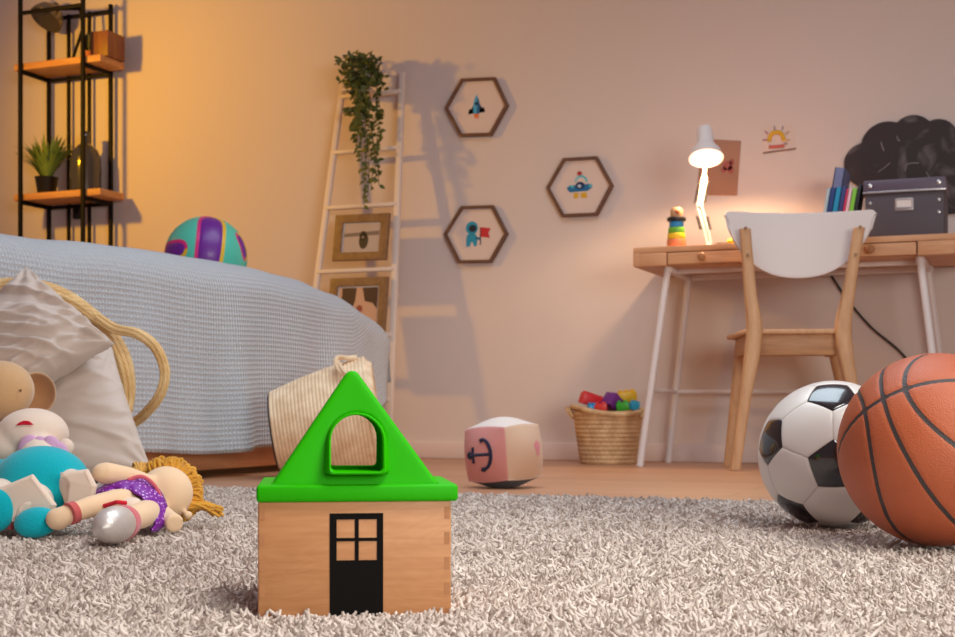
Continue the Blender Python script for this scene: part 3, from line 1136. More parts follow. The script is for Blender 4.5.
# --- small basket with toy bricks by the wall
pbk = on_z(608, 463.5, 0.0)
pbk = Vector((pbk.x, min(pbk.y, WALL_Y - 0.145), 0))
sb = thing('small_basket', 'small tan seagrass basket full of toy bricks by the wall left of the desk leg', 'basket', pbk)
mb = MB(); mb.lathe(coil_profile(0.100, 0.126, 0.187, 12, wall=0.012, bumpk=0.20), 64)
mb.build('woven_body', rope_mat('tan_seagrass', srgb(220, 182, 138), srgb(190, 148, 106), 200), sb, angle=70)
mb = MB()
mb.tube([Vector(((0.127 + 0.004 * math.sin(6 * a)) * math.cos(a), (0.127 + 0.004 * math.sin(6 * a)) * math.sin(a), 0.190 + 0.010 * math.sin(2 * a + 0.6) - 0.006 * math.cos(a - PHI))) for a in np.linspace(0, 2 * PI, 61)[:-1]], 0.0095, 8, closed=True)
mb.build('rim', M_rope, sb)
cam_side = math.atan2(-pbk.y, -pbk.x)
for sgn in (-1, 1):
    mb = MB()
    ac = PI + 0.2 if sgn < 0 else 0.2
    pth = [Vector(((0.131 + 0.018 * (1 - t * t)) * math.cos(ac + 0.35 * t), (0.131 + 0.018 * (1 - t * t)) * math.sin(ac + 0.35 * t), 0.187 + 0.035 * (1 - t * t) - 0.02)) for t in np.linspace(-1, 1, 14)]
    strand_bundle(mb, pth, 2, 0.005, 0.004, 4, 6)
    mb.build('handle', M_rope, sb)
rt5 = RT; fw5 = FW
brick_defs = [  # px, py, depth, size (w,d,h), colour, label
    (591, 400.5, -0.030, (0.080, 0.040, 0.040), (214, 40, 48), 'long red studded toy brick at the front left of the small basket', 0.35, 0.30),
    (601, 408, -0.075, (0.044, 0.034, 0.030), (222, 60, 54), 'short red studded toy brick lying low at the front of the small basket', -0.2, -0.1),
    (592, 408.5, -0.070, (0.030, 0.028, 0.028), (40, 150, 210), 'blue toy brick under the long red brick in the small basket', 0.2, 0.0),
    (612, 402, -0.035, (0.052, 0.052, 0.052), (112, 44, 128), 'purple toy block in the middle of the small basket', 0.78, 0.62),
    (627, 397, 0.02, (0.066, 0.042, 0.040), (240, 190, 34), 'yellow studded toy brick on top at the back right of the small basket', 0.1, -0.1),
    (623, 406.5, -0.060, (0.046, 0.032, 0.030), (56, 168, 48), 'green toy brick below the yellow one in the small basket', -0.2, -0.15),
    (634, 406.5, -0.030, (0.030, 0.030, 0.030), (44, 162, 200), 'light blue toy brick at the right rim of the small basket', 0.5, 0.3),
]
for (px, py, dd, sz, colr, lab, rz, ry) in brick_defs:
    Dp = (pbk - Vector((0, 0, 0))).dot(FW) + dd
    c = P(px, py, Dp)
    t = thing('toy_brick', lab, 'toy brick', c, group='toy bricks in the small basket', rot=(0.1, ry, PHI + rz))
    mm = plain('brick_%d' % colr[0], srgb(*colr), 0.35)
    mb = MB(); mb.box((0, 0, 0), sz, 0.003)
    mb.build('block', mm, t)
    if colr != (112, 44, 128):
        ms = MB()
        nx = max(2, round(sz[0] / 0.019)); ny = max(2, round(sz[1] / 0.02))
        for i in range(nx):
            for j in range(ny):
                ms.lathe([(0.0, -0.0005), (0.0062, -0.0005), (0.0062, 0.0055), (0.0054, 0.0065), (0.0, 0.0065)], 14, M=Matrix.Translation(((i + .5) / nx * sz[0] - sz[0] / 2, (j + .5) / ny * sz[1] - sz[1] / 2, sz[2] / 2)))
        ms.build('studs', mm, t)

# ================================================================== soft dolls
M_skin_white = fabric('cream_fleece', srgb(238, 216, 198), 700, 0.25, var=0.03)
M_teal = fabric('teal_knit', srgb(0, 178, 194), 420, 0.5, var=0.06)
M_skin = fabric('tan_doll_cloth', srgb(244, 210, 172), 800, 0.2, var=0.03)
M_lav = fabric('lavender_felt', srgb(216, 168, 206), 700, 0.2)
M_red = fabric('red_felt', srgb(206, 24, 50), 700, 0.2)
M_pink = fabric('pink_ribbon', srgb(222, 104, 116), 700, 0.2)
M_plush = plain('tan_plush', srgb(212, 170, 124), 0.95, bump=0.5, bscale=320, sheen=0.5, var=0.06, vscale=20, spec=0.1)
M_plush_in = plain('brown_plush', srgb(176, 128, 88), 0.95, bump=0.5, bscale=320, sheen=0.4, spec=0.1)

CF = axis_frame(-FW)       # local z towards the camera
# --- cream doll in a teal jumper
doll = thing('soft_doll', 'cream soft doll in a teal jumper lying on its back below the beige cushions', 'doll')
mb = MB()
mb.ball(P(33, 434, 2.10), (0.054, 0.050, 0.040), R=ROT_CAM)
mb.ball(P(12, 446, 2.10), (0.045, 0.045, 0.036), R=ROT_CAM)
mb.tube([P(38, 448, 2.07), P(42, 470, 2.03)], [0.028, 0.035], 14)
mb.ball(P(66, 447, 2.06), (0.013, 0.010, 0.014), R=ROT_CAM)
# legs towards the camera, splayed
mb.tube([P(36, 496, 1.97), P(33, 503, 1.93), P(36, 518, 1.88)], [0.026, 0.029, 0.027], 18)
mb.tube([P(8, 494, 1.98), P(0, 500, 1.94), P(-4, 512, 1.90)], [0.028, 0.030, 0.027], 18)
# arm on the right, hand down
mb.tube([P(66, 480, 1.97), P(78, 488, 1.95), P(80, 503, 1.93)], [0.020, 0.024, 0.021], 16)
body = blend(mb, 0.004, 4).build('body', M_skin_white, doll, angle=180)
mb = MB()
mb.ball(P(42, 484, 1.99), (0.070, 0.055, 0.056), seg=32, rings=20, R=ROT_CAM)
mb.ball(P(5, 489, 2.02), (0.045, 0.045, 0.045), R=ROT_CAM)
mb.ball(P(64, 490, 1.98), (0.040, 0.04, 0.040), R=ROT_CAM)
blend(mb, 0.004, 5).build('jumper', M_teal, doll, angle=180)
# trouser cuffs like points over the jumper
mb = MB()
def cuff(c_px, pts, D):
    l = [((x - c_px[0]) * D / F_PX, -(y - c_px[1]) * D / F_PX) for x, y in pts]
    return l
mb.plate([round_poly(cuff((36, 497), [(33, 474), (57, 505), (52, 514), (40, 511), (24, 514), (14, 524), (6, 512), (2, 494), (-4, 489)], 1.87), 0.0015, 3)], 0.012, 0.005, M=Matrix.Translation(P(36, 497, 1.878)) @ CF)
mb.plate([round_poly(cuff((78, 488), [(59, 473), (88, 469), (97, 486), (92, 508), (66, 508), (69, 485)], 1.93), 0.002, 3)], 0.014, 0.006, M=Matrix.Translation(P(78, 488, 1.915)) @ CF)
mb.build('cuffs', M_skin_white, doll)
mb = MB()
mb.ball(P(36, 522.5, 1.855), (0.0300, 0.0155, 0.0215), R=ROT_CAM @ Matrix.Rotation(-0.12, 4, 'Y') @ Matrix.Rotation(-0.35, 4, 'X'))
mb.build('sole', M_teal, doll)
mb = MB()
mb.ball(P(-3, 510, 1.875), (0.024, 0.014, 0.030), R=ROT_CAM)
mb.build('sole', M_teal, doll)
mb = MB()
mb.tube([P(10, 508, 1.885), P(11, 518, 1.88), P(10, 528, 1.885)], 0.005, 8)
mb.build('ankle_ribbon', M_pink, doll)
# mouth
mb = MB()
mb.plate([[((x - 24) * 2.05 / F_PX, -(y - 423) * 2.05 / F_PX) for x, y in ((15.5, 426), (19, 422.5), (24, 420.5), (29, 421), (34, 424.8), (29, 425), (22, 424.8))]], 0.003, 0.001, M=Matrix.Translation(P(24, 423, 2.052)) @ CF)
mb.build('mouth', M_red, doll)
# petal collar
mb = MB()
for (px, py, a) in ((28, 446, 0.5), (40, 448, 0.0), (52, 447, -0.5), (58, 451, -0.9)):
    mb.ball(P(px, py, 2.045), (0.014, 0.008, 0.018), R=ROT_CAM @ Matrix.Rotation(a, 4, 'Y'))
mb.build('collar', M_lav, doll)
press_box(P(40, 500, 1.97), 0.09, 0.09, PHI, 0.02)

# --- girl doll
girl = thing('rag_doll', 'rag doll with yellow yarn hair and purple sequin dress lying on the rug', 'doll')
mb = MB()
mb.ball(P(166, 493, 2.01), (0.0395, 0.036, 0.0395), seg=28, rings=18, R=ROT_CAM)
mb.ball(P(188, 515, 1.995), (0.007, 0.007, 0.007))
mb.tube([P(155, 496, 2.0), P(140, 502, 1.97)], [0.022, 0.026], 14)
mb.tube([P(150, 484, 1.985), P(128, 476, 1.96), P(104, 473, 1.94)], [0.013, 0.0135, 0.0165], 14)
mb.ball(P(103, 473, 1.94), (0.016, 0.014, 0.0145), R=ROT_CAM)
mb.ball(P(58, 519, 1.84), (0.0165, 0.015, 0.0155), R=ROT_CAM)
mb.tube([P(160, 510, 1.97), P(170, 519, 1.94), P(175, 524, 1.92)], [0.012, 0.012, 0.014], 14)
mb.tube([P(136, 499, 1.95), P(115, 501, 1.90), P(90, 507, 1.865), P(72, 513, 1.845), P(60, 518, 1.84)], [0.017, 0.0165, 0.0150, 0.0135, 0.0150], 16)
mb.tube([P(148, 512, 1.93), P(142, 515, 1.88), P(122, 522, 1.81)], [0.019, 0.0185, 0.0165], 16)
blend(mb, 0.0035, 3).build('body', M_skin, girl, angle=180)
# sequin dress: flared bell from the chest towards the knees
m, nt, b = new_mat('purple_sequin')
tc = N(nt, 'ShaderNodeTexCoord')
vo = N(nt, 'ShaderNodeTexVoronoi', Scale=210.0, Randomness=0.8); nt.links.new(tc.outputs['Object'], vo.inputs['Vector'])
lt = N(nt, 'ShaderNodeMath', operation='LESS_THAN'); lt.inputs[1].default_value = 0.33; nt.links.new(vo.outputs['Distance'], lt.inputs[0])
wn = N(nt, 'ShaderNodeSeparateColor'); nt.links.new(vo.outputs['Color'], wn.inputs[0])
gt = N(nt, 'ShaderNodeMath', operation='GREATER_THAN'); gt.inputs[1].default_value = 0.45; nt.links.new(wn.outputs[0], gt.inputs[0])
mu = N(nt, 'ShaderNodeMath', operation='MULTIPLY'); nt.links.new(lt.outputs[0], mu.inputs[0]); nt.links.new(gt.outputs[0], mu.inputs[1])
mx = N(nt, 'ShaderNodeMix', data_type='RGBA'); mx.inputs['A'].default_value = srgb(124, 14, 158); mx.inputs['B'].default_value = srgb(232, 190, 244)
nt.links.new(mu.outputs[0], mx.inputs['Factor']); nt.links.new(mx.outputs['Result'], b.inputs['Base Color'])
b.inputs['Roughness'].default_value = 0.5
mb = MB()
mb.ball(P(143, 503, 1.985), (0.034, 0.028, 0.030), R=ROT_CAM)
skirt_o = bez([P(88, 500, 1.955), P(100, 489, 1.96), P(120, 479.5, 1.965), P(140, 478.5, 1.97), P(156, 488, 1.97), P(165, 504, 1.96), P(166, 520, 1.94), P(156, 531, 1.91)], 42)
skirt_i = bez([P(91, 505, 1.935), P(106, 494, 1.925), P(121, 490, 1.92), P(134, 493, 1.915), P(144, 501, 1.91), P(151, 511, 1.905), P(154, 521, 1.895), P(150, 530, 1.885)], 42)
nsk = min(len(skirt_o), len(skirt_i))
def dress(u, v):
    i = min(nsk - 1, int(round(u * (nsk - 1))))
    p = skirt_o[i].lerp(skirt_i[i], v)
    bul = math.sin(PI * min(1, v * 1.05)) * 0.010 + 0.003 * math.sin(i * 1.1) * v
    p = p - FW * bul
    p.z = max(p.z, 0.022)
    return p
mb.grid(dress, nsk, 12)
dob = mb.build('dress', m, girl, angle=180)
so = dob.modifiers.new('thickness', 'SOLIDIFY'); so.thickness = 0.003; so.offset = -1
dob['label'] = 'purple sequined dress'
mb = MB(); mb.tube(bez([P(128, 480, 1.945), P(142, 476.5, 1.95), P(155, 486, 1.955), P(163, 503, 1.96)], 20), 0.0028, 8)
mb.build('necklace', M_pink, girl)
mb = MB(); mb.ball(P(128, 507, 1.905), (0.020, 0.02, 0.013), R=ROT_CAM @ Matrix.Rotation(-0.3, 4, 'Y'))
mb.build('bloomers', M_skin_white, girl)
mb = MB(); mb.tube([P(75, 512, 1.845), P(69, 514, 1.838)], [0.0155, 0.0155], 20)
mb.build('ankle_band', fabric('rose_band', srgb(206, 96, 96), 700, 0.2), girl)
mb = MB(); mb.tube([P(104, 506, 1.865), P(117, 502, 1.86), P(126, 503, 1.87)], 0.003, 8)
mb.build('ribbon', M_red, girl)
M_silver = plain('silver_cloth', srgb(222, 214, 208), 0.4, metal=0.45, bump=0.5, bscale=110)
for (c0, c1, rr, wv) in ((P(123, 522.5, 1.80), P(108, 526.5, 1.735), 0.0225, 1),):
    axd = (c1 - c0).normalized()
    Mx = Matrix.Translation(c0) @ axis_frame(axd)
    L = (c1 - c0).length
    mb = MB()
    mb.lathe([(rr * .8, -0.002), (rr, 0.004), (rr * 1.08, L * .5), (rr * 1.05, L * .8), (rr * .8, L * 1.15), (rr * .4, L * 1.32), (0, L * 1.36)], 28, M=Mx)
    sh = mb.build('shoe', M_silver, girl)
    sh['label'] = 'silver shoe'
    mb = MB()
    mb.lathe([(rr * .72, -0.012), (rr * .95, -0.011), (rr * 1.03, -0.003), (rr * 1.07, L * .3), (rr * .9, L * .3), (rr * .7, -0.012)], 28, M=Mx)
    mb.build('cuff', M_pink, sh)
# yarn hair
mb = MB()
M_yarn = plain('yellow_yarn', srgb(226, 166, 52), 0.85, bump=0.6, bscale=600, sheen=0.3, var=0.15, vscale=60)
hc_ = P(165, 493, 2.02)
for i in range(230):
    a = random.uniform(-1.15, 2.35)             # around the head, image plane angle (0 = right, up positive)
    e = random.uniform(0.1, 1.3)             # depth behind
    rr = 0.037
    base = hc_ + (RT * math.cos(a) + Vector((0, 0, 1)) * math.sin(a)) * rr * math.cos(e * 0.6) + FW * rr * math.sin(e)
    if base.z < 0.03: base.z = 0.03
    out = (base - hc_).normalized()
    ln = random.uniform(0.010, 0.019)
    tang = out.cross(FW).normalized() * random.choice((-1, 1))
    wv = random.uniform(0.004, 0.008)
    p1 = base + out * ln * 0.75 + tang * wv * 0.1; p2 = base + out * ln + tang * wv * 0.6; p3 = base + out * ln * 0.7 + tang * wv * 1.3; p4 = base + tang * wv * 1.4
    for q in (p1, p2, p3, p4): q.z = max(q.z, 0.024)
    mb.tube(bez([base - out * 0.004, p1, p2, p3, p4], 10), 0.0023, 5)
for i in range(34):                              # bunch lying to the right
    s0 = P(188, 505, 2.02) + Vector((random.uniform(-.006, .006), random.uniform(-.01, .01), random.uniform(-.006, .006)))
    e0 = P(random.uniform(212, 224), random.uniform(507, 517), 2.03 + random.uniform(-0.02, 0.02))
    md = s0.lerp(e0, 0.5) + Vector((0, 0, random.uniform(0.0, 0.006)))
    for q in (s0, md, e0): q.z = max(q.z, 0.022)
    mb.tube(bez([s0, md, e0], 8), 0.0022, 5)
for i in range(60):                             # loops over the crown
    px = random.uniform(132, 172); py = 462 + abs(px - 156) * 0.10 + random.uniform(-1.5, 5)
    s0 = P(px, py + 6, 2.06); m0 = P(px + random.uniform(-3, 3), py, 2.05); e0 = P(px + random.uniform(-6, 6), py + 9, 2.03)
    mb.tube(bez([s0, m0, e0], 6), 0.0021, 5)
mb.build('hair', M_yarn, girl)
press_box(P(140, 515, 1.93), 0.09, 0.06, PHI, 0.02)
press_sphere(P(108, 526, 1.73), 0.026)
press_sphere(P(165, 493, 2.02), 0.04)

# --- tan plush animal at the left edge
pl = thing('plush_toy', 'tan plush toy with a round head and big cupped ear at the left edge', 'soft toy')
mb = MB()
mb.ball(P(2, 390, 2.17), (0.050, 0.047, 0.047), seg=28, rings=18, R=ROT_CAM)
mb.ball(P(-22, 392, 2.20), (0.055, 0.05, 0.055), R=ROT_CAM)
mb.tube([P(-24, 410, 2.22), P(-40, 470, 2.20), P(-44, 500, 2.18)], [0.045, 0.06, 0.055], 16)
blend(mb, 0.005, 4).build('body', M_plush, pl, angle=180)
def ear(px, py, D, rad, tilt):
    mb = MB()
    Mx = Matrix.Translation(P(px, py, D)) @ ROT_CAM @ Matrix.Rotation(tilt, 4, 'Z') @ Matrix.Rotation(PI / 2, 4, 'X') @ Matrix.Diagonal((1.0, 1.15, 1, 1))
    prof_o = []
    mb.lathe([(0.0, -0.012), (rad * .5, -0.010), (rad * .85, -0.002), (rad, 0.008), (rad * .97, 0.012), (rad * .90, 0.009), (rad * .72, 0.0), (rad * .4, -0.005), (0.0, -0.007)], 30, mat=[0, 0, 0, 0, 0, 1, 1, 1], M=Mx)
    return mb.build('ear', [M_plush, M_plush_in], pl)
ear(36.5, 393.5, 2.20, 0.030, 0.35)
ear(-78, 392, 2.26, 0.028, -0.4)
mb = MB(); mb.ball(P(20.5, 390.5, 2.132), 0.0022, 12, 8)
mb.build('eye', plain('brown_thread', srgb(120, 78, 50), 0.7), pl)

# ================================================================== fabric cube with an anchor
cc = on_z(506, 487.5, 0.0)
cube_side = 0.146
cu = thing('fabric_cube', 'soft pink and beige cube with a navy anchor lying on the floor behind the rug', 'soft toy', (cc.x, cc.y, 0), 0)
cu.rotation_euler = (Matrix.Rotation(math.radians(-4.0), 4, FW) @ Matrix.Rotation(PHI + math.radians(48), 4, 'Z')).to_euler()
M_cp = fabric('pink_cloth', srgb(222, 150, 144), 600, 0.4, var=0.05)
M_cb = fabric('beige_cloth', srgb(222, 186, 158), 600, 0.4, var=0.05)
M_cw = fabric('white_cloth', srgb(238, 222, 212), 600, 0.4, var=0.03)
M_cn = fabric('navy_cloth', srgb(48, 44, 58), 600, 0.4)
mb = MB()
hs = cube_side / 2
def puff(p):
    q = Vector(p)
    out = Vector()
    for i in range(3):
        a, b_ = q[(i + 1) % 3], q[(i + 2) % 3]
        out[i] = q[i] * (1 + 0.24 * max(0, 1 - a * a) * max(0, 1 - b_ * b_)) * (1 - 0.03 * (a * a + b_ * b_))
    s_ = q.normalized() * 1.25
    return (out * 0.80 + s_ * 0.20) * hs
for (axn, sg, mt_) in ((0, 1, 1), (0, -1, 1), (1, 1, 0), (1, -1, 0), (2, 1, 2), (2, -1, 3)):
    def fn(u, v):
        a, b_ = 2 * u - 1, 2 * v - 1
        p = [0, 0, 0]; p[axn] = sg; p[(axn + 1) % 3] = a; p[(axn + 2) % 3] = b_
        r_ = puff(p); r_.z = max(r_.z, -hs * 1.20)
        return r_ + Vector((0, 0, hs * 1.20))
    mb.grid(fn, 21, 21, mat=mt_)
cbo = mb.build('cube', [M_cp, M_cb, M_cw, M_cn], cu, angle=50)
bm = bmesh.new(); bm.from_mesh(cbo.data); bmesh.ops.remove_doubles(bm, verts=list(bm.verts), dist=0.0003); bm.to_mesh(cbo.data); bm.free()
# which face is seen at the left / right is settled by the rotation: -X face left, -Y face right (swapped materials below)
mb = MB()
def anchor_pt(x, z):
    """x to the right on the face, z up, both -1..1 -> point just over the left (-X) face"""
    p = puff((-1, -(x + 0.08), z)); p = p + Vector((0, 0, hs * 1.20))
    return p + Vector((-0.0014, 0, 0))
def anchor_line(pts, r):
    mb.tube([anchor_pt(*q) for q in pts], r, 8)
# the anchor lies on its side: shank horizontal, flukes to the right
anchor_line([(-0.50, 0.0), (-0.2, 0.01), (0.30, 0.02)], 0.0040)
anchor_line([(0.02 + 0.36 * math.cos(a), 0.02 + 0.50 * math.sin(a)) for a in np.linspace(-1.75, 1.75, 20)], 0.0044)
anchor_line([(-0.40, -0.27), (-0.39, 0.0), (-0.40, 0.27)], 0.0036)
anchor_line([(-0.60 + 0.09 * math.cos(a), 0.09 * math.sin(a)) for a in np.linspace(0, 2 * PI, 14)], 0.0038)
for sg in (-1, 1):
    anchor_line([(-0.06, sg * 0.53), (-0.02, sg * 0.46), (0.08, sg * 0.55)], 0.004)
mb.build('anchor', fabric('navy_thread', srgb(34, 36, 66), 600, 0.3), cu)['label'] = 'navy anchor on the pink side'
mb = MB()
def spot(u, v):
    a = 2 * PI * v
    p = puff((0.42 + 0.20 * u * math.cos(a) * (1 + 0.3 * math.sin(3 * a)), -1, 0.10 + 0.26 * u * math.sin(a)))
    return p + Vector((0, -0.0008, hs * 1.20))
mb.grid(spot, 4, 24, cv=True)
mb.build('patch', fabric('rose_patch', srgb(226, 140, 146), 600, 0.3), cu)
# left side pink, right side beige
for p_ in cbo.data.polygons:
    n = p_.normal
    if p_.material_index in (0, 1):
        p_.material_index = 0 if abs(n.x) > abs(n.y) else 1

# ================================================================== desk
YD = 4.60
dA = on_y(633, 249, YD); dB = on_y(962, 233, YD)
DTOP = 0.7575
DX0, DX1 = dA.x, dB.x
DYB = WALL_Y - 0.03
FH = 0.066
desk = thing('desk', 'pine desk with shallow drawer front and white splayed metal legs against the wall', 'desk', ((DX0 + DX1) / 2, (YD + DYB) / 2, 0))
ox, oy = (DX0 + DX1) / 2, (YD + DYB) / 2
mb = MB()
mb.box((0, 0, DTOP - 0.010), (DX1 - DX0, DYB - YD, 0.020), 0.002)
mb.build('desk_top', M_pine, desk)
mb = MB()
mb.box((DX0 + 0.011 - ox, 0, DTOP - 0.02 - (FH - .02) / 2), (0.022, DYB - YD, FH - 0.02), 0.0015)
mb.box((DX1 - 0.011 - ox, 0, DTOP - 0.02 - (FH - .02) / 2), (0.022, DYB - YD, FH - 0.02), 0.0015)
mb.box((0, 0.012, DTOP - FH + 0.005), (DX1 - DX0 - 0.044, DYB - YD - 0.03, 0.010), 0.0)
mb.box((0, DYB - oy - 0.012, DTOP - 0.02 - (FH - .02) / 2), (DX1 - DX0 - 0.044, 0.02, FH - 0.02), 0.0)
fx0 = on_y(667, 255, YD).x; fx1 = on_y(917, 248, YD).x
mb.box(((DX0 + fx0) / 2 + 0.010 - ox, YD - oy + 0.010, DTOP - 0.0205 - (FH - .02) / 2), (fx0 - DX0 - 0.024, 0.020, FH - 0.021), 0.001)
mb.box(((DX1 + fx1) / 2 - 0.010 - ox, YD - oy + 0.010, DTOP - 0.0205 - (FH - .02) / 2), (DX1 - fx1 - 0.024, 0.020, FH - 0.021), 0.001)
mb.build('case', M_pine, desk)
mb = MB()
mb.box(((fx0 + fx1) / 2 - ox, YD - oy + 0.010, DTOP - 0.022 - (FH - .024) / 2), (fx1 - fx0 - 0.005, 0.020, FH - 0.026), 0.0015)
drw = mb.build('drawer', M_pine, desk)
for px in (703, 871):
    kx = on_y(px, 254, YD).x - ox
    mb = MB(); mb.lathe([(0.0, 0.0), (0.006, 0.0), (0.006, 0.010), (0.013, 0.014), (0.014, 0.020), (0.010, 0.024), (0.0, 0.025)], 20, M=Matrix.Translation((kx, YD - oy + 0.001, DTOP - 0.042)) @ Matrix.Rotation(PI / 2, 4, 'X'))
    mb.build('knob', wood('knob_wood', srgb(172, 116, 74), srgb(140, 90, 56)), drw)
lt_ = on_y(668, 272, YD + 0.05).x - ox; lb_ = on_y(640, 466, YD - 0.0).x - ox
rt_ = on_y(920, 262, YD + 0.05).x - ox; rb_ = rt_ + (lt_ - lb_)
zt_ = DTOP - FH
fy, byy = YD + 0.05 - oy, DYB - 0.06 - oy
legs = []
for (tx, bx_) in ((lt_, lb_), (rt_, rb_)):
    for (ty, bty) in ((fy, YD + 0.0 - oy), (byy, DYB - 0.03 - oy)):
        mb = MB(); mb.tube([(tx, ty, zt_), (bx_, bty, 0.0)], 0.0125, 16)
        legs.append(mb.build('leg', M_white_paint, desk))
def legp(tx, bx_, ty, bty, z):
    t = (zt_ - z) / zt_
    return Vector((tx + (bx_ - tx) * t, ty + (bty - ty) * t, z))
for (tx, bx_) in ((lt_, lb_), (rt_, rb_)):
    mb = MB(); mb.tube([legp(tx, bx_, fy, YD - oy, 0.262), legp(tx, bx_, byy, DYB - 0.03 - oy, 0.262)], 0.008, 12)
    mb.build('side_stretcher', M_white_paint, desk)
mb = MB(); mb.tube([legp(lt_, lb_, byy, DYB - 0.03 - oy, 0.262), legp(rt_, rb_, byy, DYB - 0.03 - oy, 0.262)], 0.009, 12)
mb.build('rear_stretcher', M_white_paint, desk)
mb = MB()
mb.box(((lt_ + rt_) / 2, fy + 0.10, zt_ - 0.008), (rt_ - lt_, 0.024, 0.016), 0.002)
mb.box(((lt_ + rt_) / 2, byy, zt_ - 0.010), (rt_ - lt_ + 0.04, 0.028, 0.020), 0.002)
for tx in (lt_, rt_):
    mb.box((tx, (fy + byy) / 2, zt_ - 0.010), (0.028, byy - fy, 0.0195), 0.001)
mb.build('underframe', M_white_paint, desk)

# ================================================================== chair (seen from behind)
DC = 4.40
chl = P(735, 470, DC); chl.z = 0; chr_ = P(867, 470, DC - 0.03); chr_.z = 0
ccx = (chl + chr_) / 2
CHROT = math.atan2((chr_ - chl).y, (chr_ - chl).x)
# keep the chair square to its own rear feet
chair = thing('desk_chair', 'wooden chair with a curved white backrest standing at the desk', 'chair', (ccx.x, ccx.y, 0), CHROT)
invc = (Matrix.Translation((ccx.x, ccx.y, 0)) @ Matrix.Rotation(CHROT, 4, 'Z')).inverted()
def C(px, py, D): return invc @ P(px, py, D)
ym = 0.0
# rear legs run up as the back posts
DRR = DC - 0.03
for (pts, sgn) in (([(735, 469.5), (745, 400), (754, 336), (750, 290), (745, 229)], -1), ([(867, 469.5), (853, 395), (843, 336), (849, 290), (859, 228)], 1)):
    q = []
    for (px, py) in pts:
        p = C(px, py, (DC if sgn < 0 else DRR) + (0.02 if 280 < py < 380 else 0.0)); q.append(p)
    mb = MB()
    # lofted tapered bar with rounded rectangular section
    path = bez(q, 28)
    prof_n = 16
    V = []; Fq = []
    for i, p in enumerate(path):
        z = p.z
        wx = 0.0175 + 0.008 * math.exp(-((z - 0.42) / 0.13) ** 2)
        wy = 0.017 + 0.016 * math.exp(-((z - 0.42) / 0.16) ** 2)
        for k in range(prof_n):
            a = 2 * PI * k / prof_n
            cxx = abs(math.cos(a)) ** 0.5 * math.copysign(1, math.cos(a)); syy = abs(math.sin(a)) ** 0.5 * math.copysign(1, math.sin(a))
            V.append((p.x + wx * cxx, p.y + wy * syy, z))
    for i in range(len(path) - 1):
        for k in range(prof_n):
            k2 = (k + 1) % prof_n
            Fq.append((i * prof_n + k, i * prof_n + k2, (i + 1) * prof_n + k2, (i + 1) * prof_n + k))
    Fq.append(tuple(reversed(range(prof_n)))); Fq.append(tuple((len(path) - 1) * prof_n + k for k in range(prof_n)))
    mb.add(V, Fq)
    leg = mb.build('rear_leg', M_birch, chair)
    for z in (0.785, 0.70):
        sc_ = MB()
        j = min(range(len(path)), key=lambda i: abs(path[i].z - z))
        sc_.lathe([(0.0, 0.0), (0.0055, 0.0), (0.0055, 0.003), (0.0, 0.0035)], 12, M=Matrix.Translation(path[j] + Vector((0, -0.019, 0))) @ Matrix.Rotation(PI / 2, 4, 'X'))
        sc_.build('screw', plain('brass_screw', srgb(120, 86, 60), 0.4, metal=0.6), leg)
# front legs (nearer the desk)
fl_l = C(728, 465, 4.80); fl_r = C(858, 465, 4.70)
for (bt, tp) in ((fl_l, C(742, 345, 4.74)), (fl_r, C(834, 345, 4.66))):
    bt = Vector((bt.x, bt.y, 0.0))
    mb = MB(); mb.tube([bt, (bt + tp) / 2, tp], [0.015, 0.019, 0.024], 14)
    mb.build('front_leg', M_birch, chair)
# seat
sl = C(736, 331, 4.55).x; sr = C(850, 331, 4.48).x
smid = (sl + sr) / 2
mb = MB()
seat = round_poly([(sl - 0.012, 0.40), (sr + 0.012, 0.40), (sr - 0.012, 0.015), (sl + 0.012, 0.015)], [0.05, 0.05, 0.02, 0.02], 8)
mb.plate([seat], 0.016, 0.005, M=Matrix.Translation((0, 0, 0.447)))
mb.build('seat', M_birch, chair)
mb = MB()
mb.box((smid, 0.035, 0.405), (sr - sl - 0.05, 0.020, 0.068), 0.003)
mb.box((smid, 0.355, 0.410), (sr - sl - 0.05, 0.020, 0.056), 0.003)
for sx_ in (sl + 0.03, sr - 0.03):
    mb.box((sx_, 0.195, 0.408), (0.020, 0.31, 0.062), 0.003)
mb.build('apron', wood('apron_wood', srgb(196, 146, 100), srgb(166, 114, 74), (0.8, 6, 6), 6), chair)
# backrest: curved white panel
mb = MB()
bt_l = C(724.5, 209.5, DC); bt_r = C(879, 209.5, DRR); bb_ = C(801, 276, DC - 0.015)
xc = (bt_l.x + bt_r.x) / 2; hw = (bt_r.x - bt_l.x) / 2; zt0 = bt_l.z; zb0 = bb_.z
outline_b = []
def back(u, v):
    # u across -1..1, v 0 top .. 1 bottom
    x = 2 * u - 1
    topz = zt0 - 0.004 * math.cos(x * PI / 2)
    bot_full = zb0
    ax_ = min(1, abs(x))
    botz = zb0 + (zt0 - zb0) * (1 - max(0, 1 - ax_ ** 2.3) ** 0.62) * 0.93
    r_ = min(0.016, (topz - botz) / 2)
    topz -= 0.016 * max(0, (ax_ - 0.93) / 0.07) ** 2
    z = topz + (botz - topz) * v
    y = 0.050 - 0.040 * x * x
    return (xc + hw * x * (1 - 0.035 * v), y + 0.020, z)
mb.grid(back, 48, 20)
bo_ = mb.build('backrest', M_white_paint, chair, angle=180)
so = bo_.modifiers.new('thickness', 'SOLIDIFY'); so.thickness = 0.010; so.offset = 0
bv = bo_.modifiers.new('edge', 'BEVEL'); bv.width = 0.003; bv.segments = 2; bv.limit_method = 'ANGLE'
bo_['label'] = 'white curved backrest'

